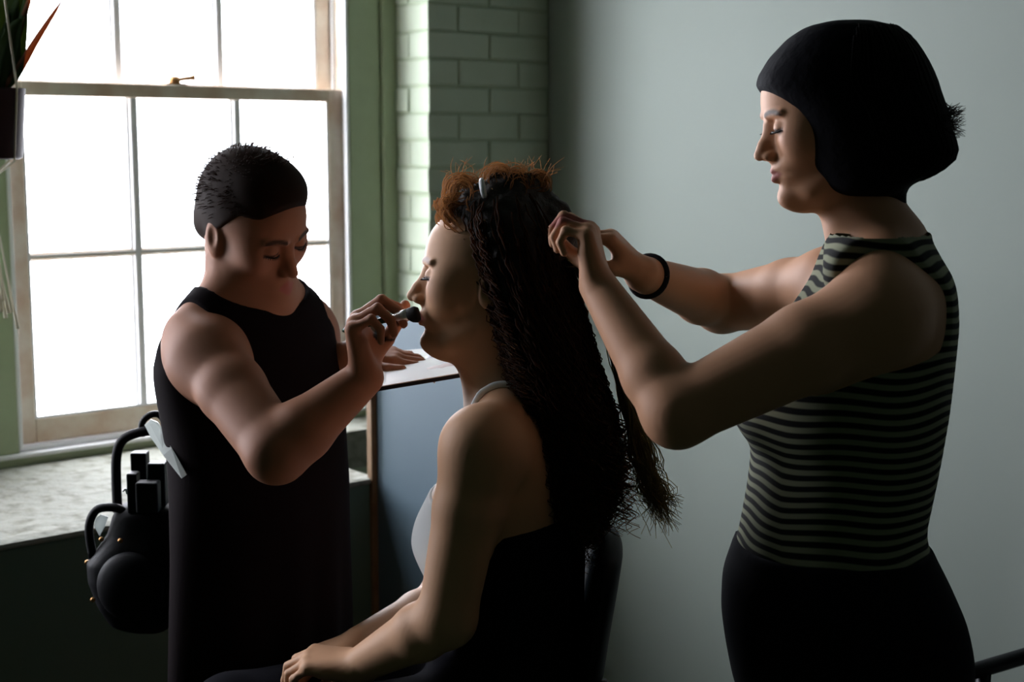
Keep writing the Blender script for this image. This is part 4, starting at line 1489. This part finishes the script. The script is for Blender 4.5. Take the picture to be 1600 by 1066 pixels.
def arm_chair():
    tip = W(1512, 1052, 2.22)
    g = nrm(V3(-.84, -.54, 0)); r = V3(-g[1], g[0], 0)          # facing, and its left
    other = .50
    zt = tip[2]
    sd = 1 if r[1] < 0 else -1
    base = tip - g * .24 + r * sd * other / 2
    root = empty('armchair', (base[0], base[1], 0))
    tag(root, 'black armchair at the lower right edge, only its arm in view', 'chair')
    up = V3(0, 0, 1)
    for k in (0, 1):
        o = tip + r * sd * other * k
        pts = [o + g * .0, o - g * .05, o - g * .22, o - g * .44]
        MB().tube([o + g * .012, o + g * .004] + pts[1:], [.006, .0125, .0135, .0135, .0135], 12).build('armrest', M['black_plastic'], root, True)
        MB().tube([o - g * .04 + up * -.005, V3(o[0], o[1], 0) - g * .02], .012, 10).build('leg', M['black_plastic'], root, True)
        MB().tube([o - g * .43 + up * .28, o - g * .43, V3(o[0], o[1], 0) - g * .46], .012, 10).build('leg', M['black_plastic'], root, True)
    c = base.copy(); c[2] = .43
    MB().obox(c, g * .20, r * .225, up * .03).build('seat', M['black_leather'], root, bevel=.02)
    MB().obox(base - g * .18 + up * (zt + .13 - base[2]), g * .02, r * .225, up * .17).build('backrest', M['black_leather'], root, bevel=.018)


arm_chair()


# ================================================================== HANGING PLANT at the left edge
def hanging_plant():
    Yp = 2.80
    top, bot = W(-28, 138, Yp), W(-28, 249, Yp)
    c = V3(top[0], Yp, bot[2]); h = top[2] - bot[2]
    r = (W(37, 140, Yp) - W(-28, 140, Yp))[0]
    root = empty('hanging_plant', c)
    tag(root, 'spiky leafed plant in a dark pot hung by cords before the window', 'plant')
    MB().lathe(c, [(r * .78, 0), (r * .86, .004), (r * .99, h * .97), (r * 1.0, h), (r * .93, h), (r * .90, h * .86)], 32).build('pot', M['pot'], root, True)
    MB().lathe(c, [(r * .80, h * .80), (r * .91, h * .86)], 24).build('soil', M['soil'], root)

    def leaf(pts, w, m):
        P = spline(pts, 12); n = len(P)
        t = nrm(P[-1] - P[0]); view = nrm(V3(0.2, -1, .1)); side = nrm(np.cross(t, view))
        mb = MB()
        for i, p in enumerate(P):
            s = i / (n - 1)
            ww = w * (1 - s) ** .7 * (.45 + .55 * min(1, s * 4))
            fold = view * (.25 * ww)
            mb.v += [tuple(p - side * ww + fold), tuple(p - fold * .3), tuple(p + side * ww + fold), tuple(p - fold * .3 - view * .0015 * -1)]
        for i in range(n - 1):
            a, b = i * 4, (i + 1) * 4
            for k in range(4):
                mb.f.append((a + k, a + (k + 1) % 4, b + (k + 1) % 4, b + k))
        return mb.build('leaf', m, root, True)
    Q = lambda px, py, y=Yp: W(px, py, y)
    # leaves read from the photo, then the rest of the rosette
    leaf([Q(6, 138), Q(28, 112), Q(55, 66), Q(82, 24), Q(100, -4)], .011, M['leaf_brown'])
    leaf([Q(2, 138), Q(18, 80), Q(36, 30), Q(58, -40)], .014, M['leaf_brown'])
    leaf([Q(0, 140), Q(14, 100), Q(20, 40), Q(24, -50)], .030, M['leaf'])
    leaf([Q(-8, 140), Q(0, 90), Q(4, 20), Q(8, -60)], .032, M['leaf'])
    leaf([Q(4, 140), Q(22, 104), Q(34, 50), Q(42, -20)], .024, M['leaf'])
    leaf([Q(-10, 140), Q(10, 60), Q(30, 0), Q(46, -50)], .018, M['leaf'])
    for i in range(14):
        a = rng.uniform(0, 2 * math.pi); l = rng.uniform(.12, .26); sp = rng.uniform(.05, .16)
        if math.cos(a) * sp > .05: sp *= .3
        d = V3(math.cos(a), math.sin(a), 0); b = c + V3(0, 0, h * .9) + d * r * .4
        leaf([b, b + d * sp * .35 + V3(0, 0, l * .5), b + d * sp * .8 + V3(0, 0, l * .85), b + d * sp * 1.3 + V3(0, 0, l)], rng.uniform(.012, .020), M['leaf'])
    # cord hanger: four cords round the pot, knotted below, up to a ceiling hook
    knot = c + V3(0, 0, -.045); hook = c + V3(0, 0, Z_C - c[2] - .03)
    for k in range(4):
        a = math.radians(-20 + 90 * k)
        d = V3(math.cos(a), math.sin(a), 0)
        MB().tube([knot, c + d * r * .84 + V3(0, 0, -.004), c + d * r * 1.02 + V3(0, 0, h), c + d * r * .8 + V3(0, 0, h + .16), hook], .0022, 6).build('cord', M['cord'], root, True)
    MB().lathe(knot + V3(0, 0, -.012), [(.004, 0), (.010, .005), (.010, .016), (.004, .022)], 12).build('knot', M['cord'], root, True)
    MB().tube([hook + V3(.0, 0, -.004), hook + V3(.012, 0, .006), hook + V3(0, 0, .018), hook + V3(0, 0, .032)], .003, 8).build('hook', M['brass'], root, True)
    # tassel: cords read from the photo plus their neighbours
    ends = [(-40, 470), (-28, 486), (-16, 492), (-6, 480), (2, 488), (9, 497), (14, 490), (20, 488), (28, 514), (5, 470), (-50, 480)]
    for px, py in ends:
        e = W(px, py, Yp + rng.uniform(-.01, .01))
        m_ = knot + (e - knot) * .5 + V3(rng.uniform(-.004, .004), 0, 0)
        P = spline([knot, m_, e], 14)
        MB().tube(P, [.0016] * 11 + [.0018, .0034, .0040], 6).build('tassel', M['cord'], root, True)


hanging_plant()
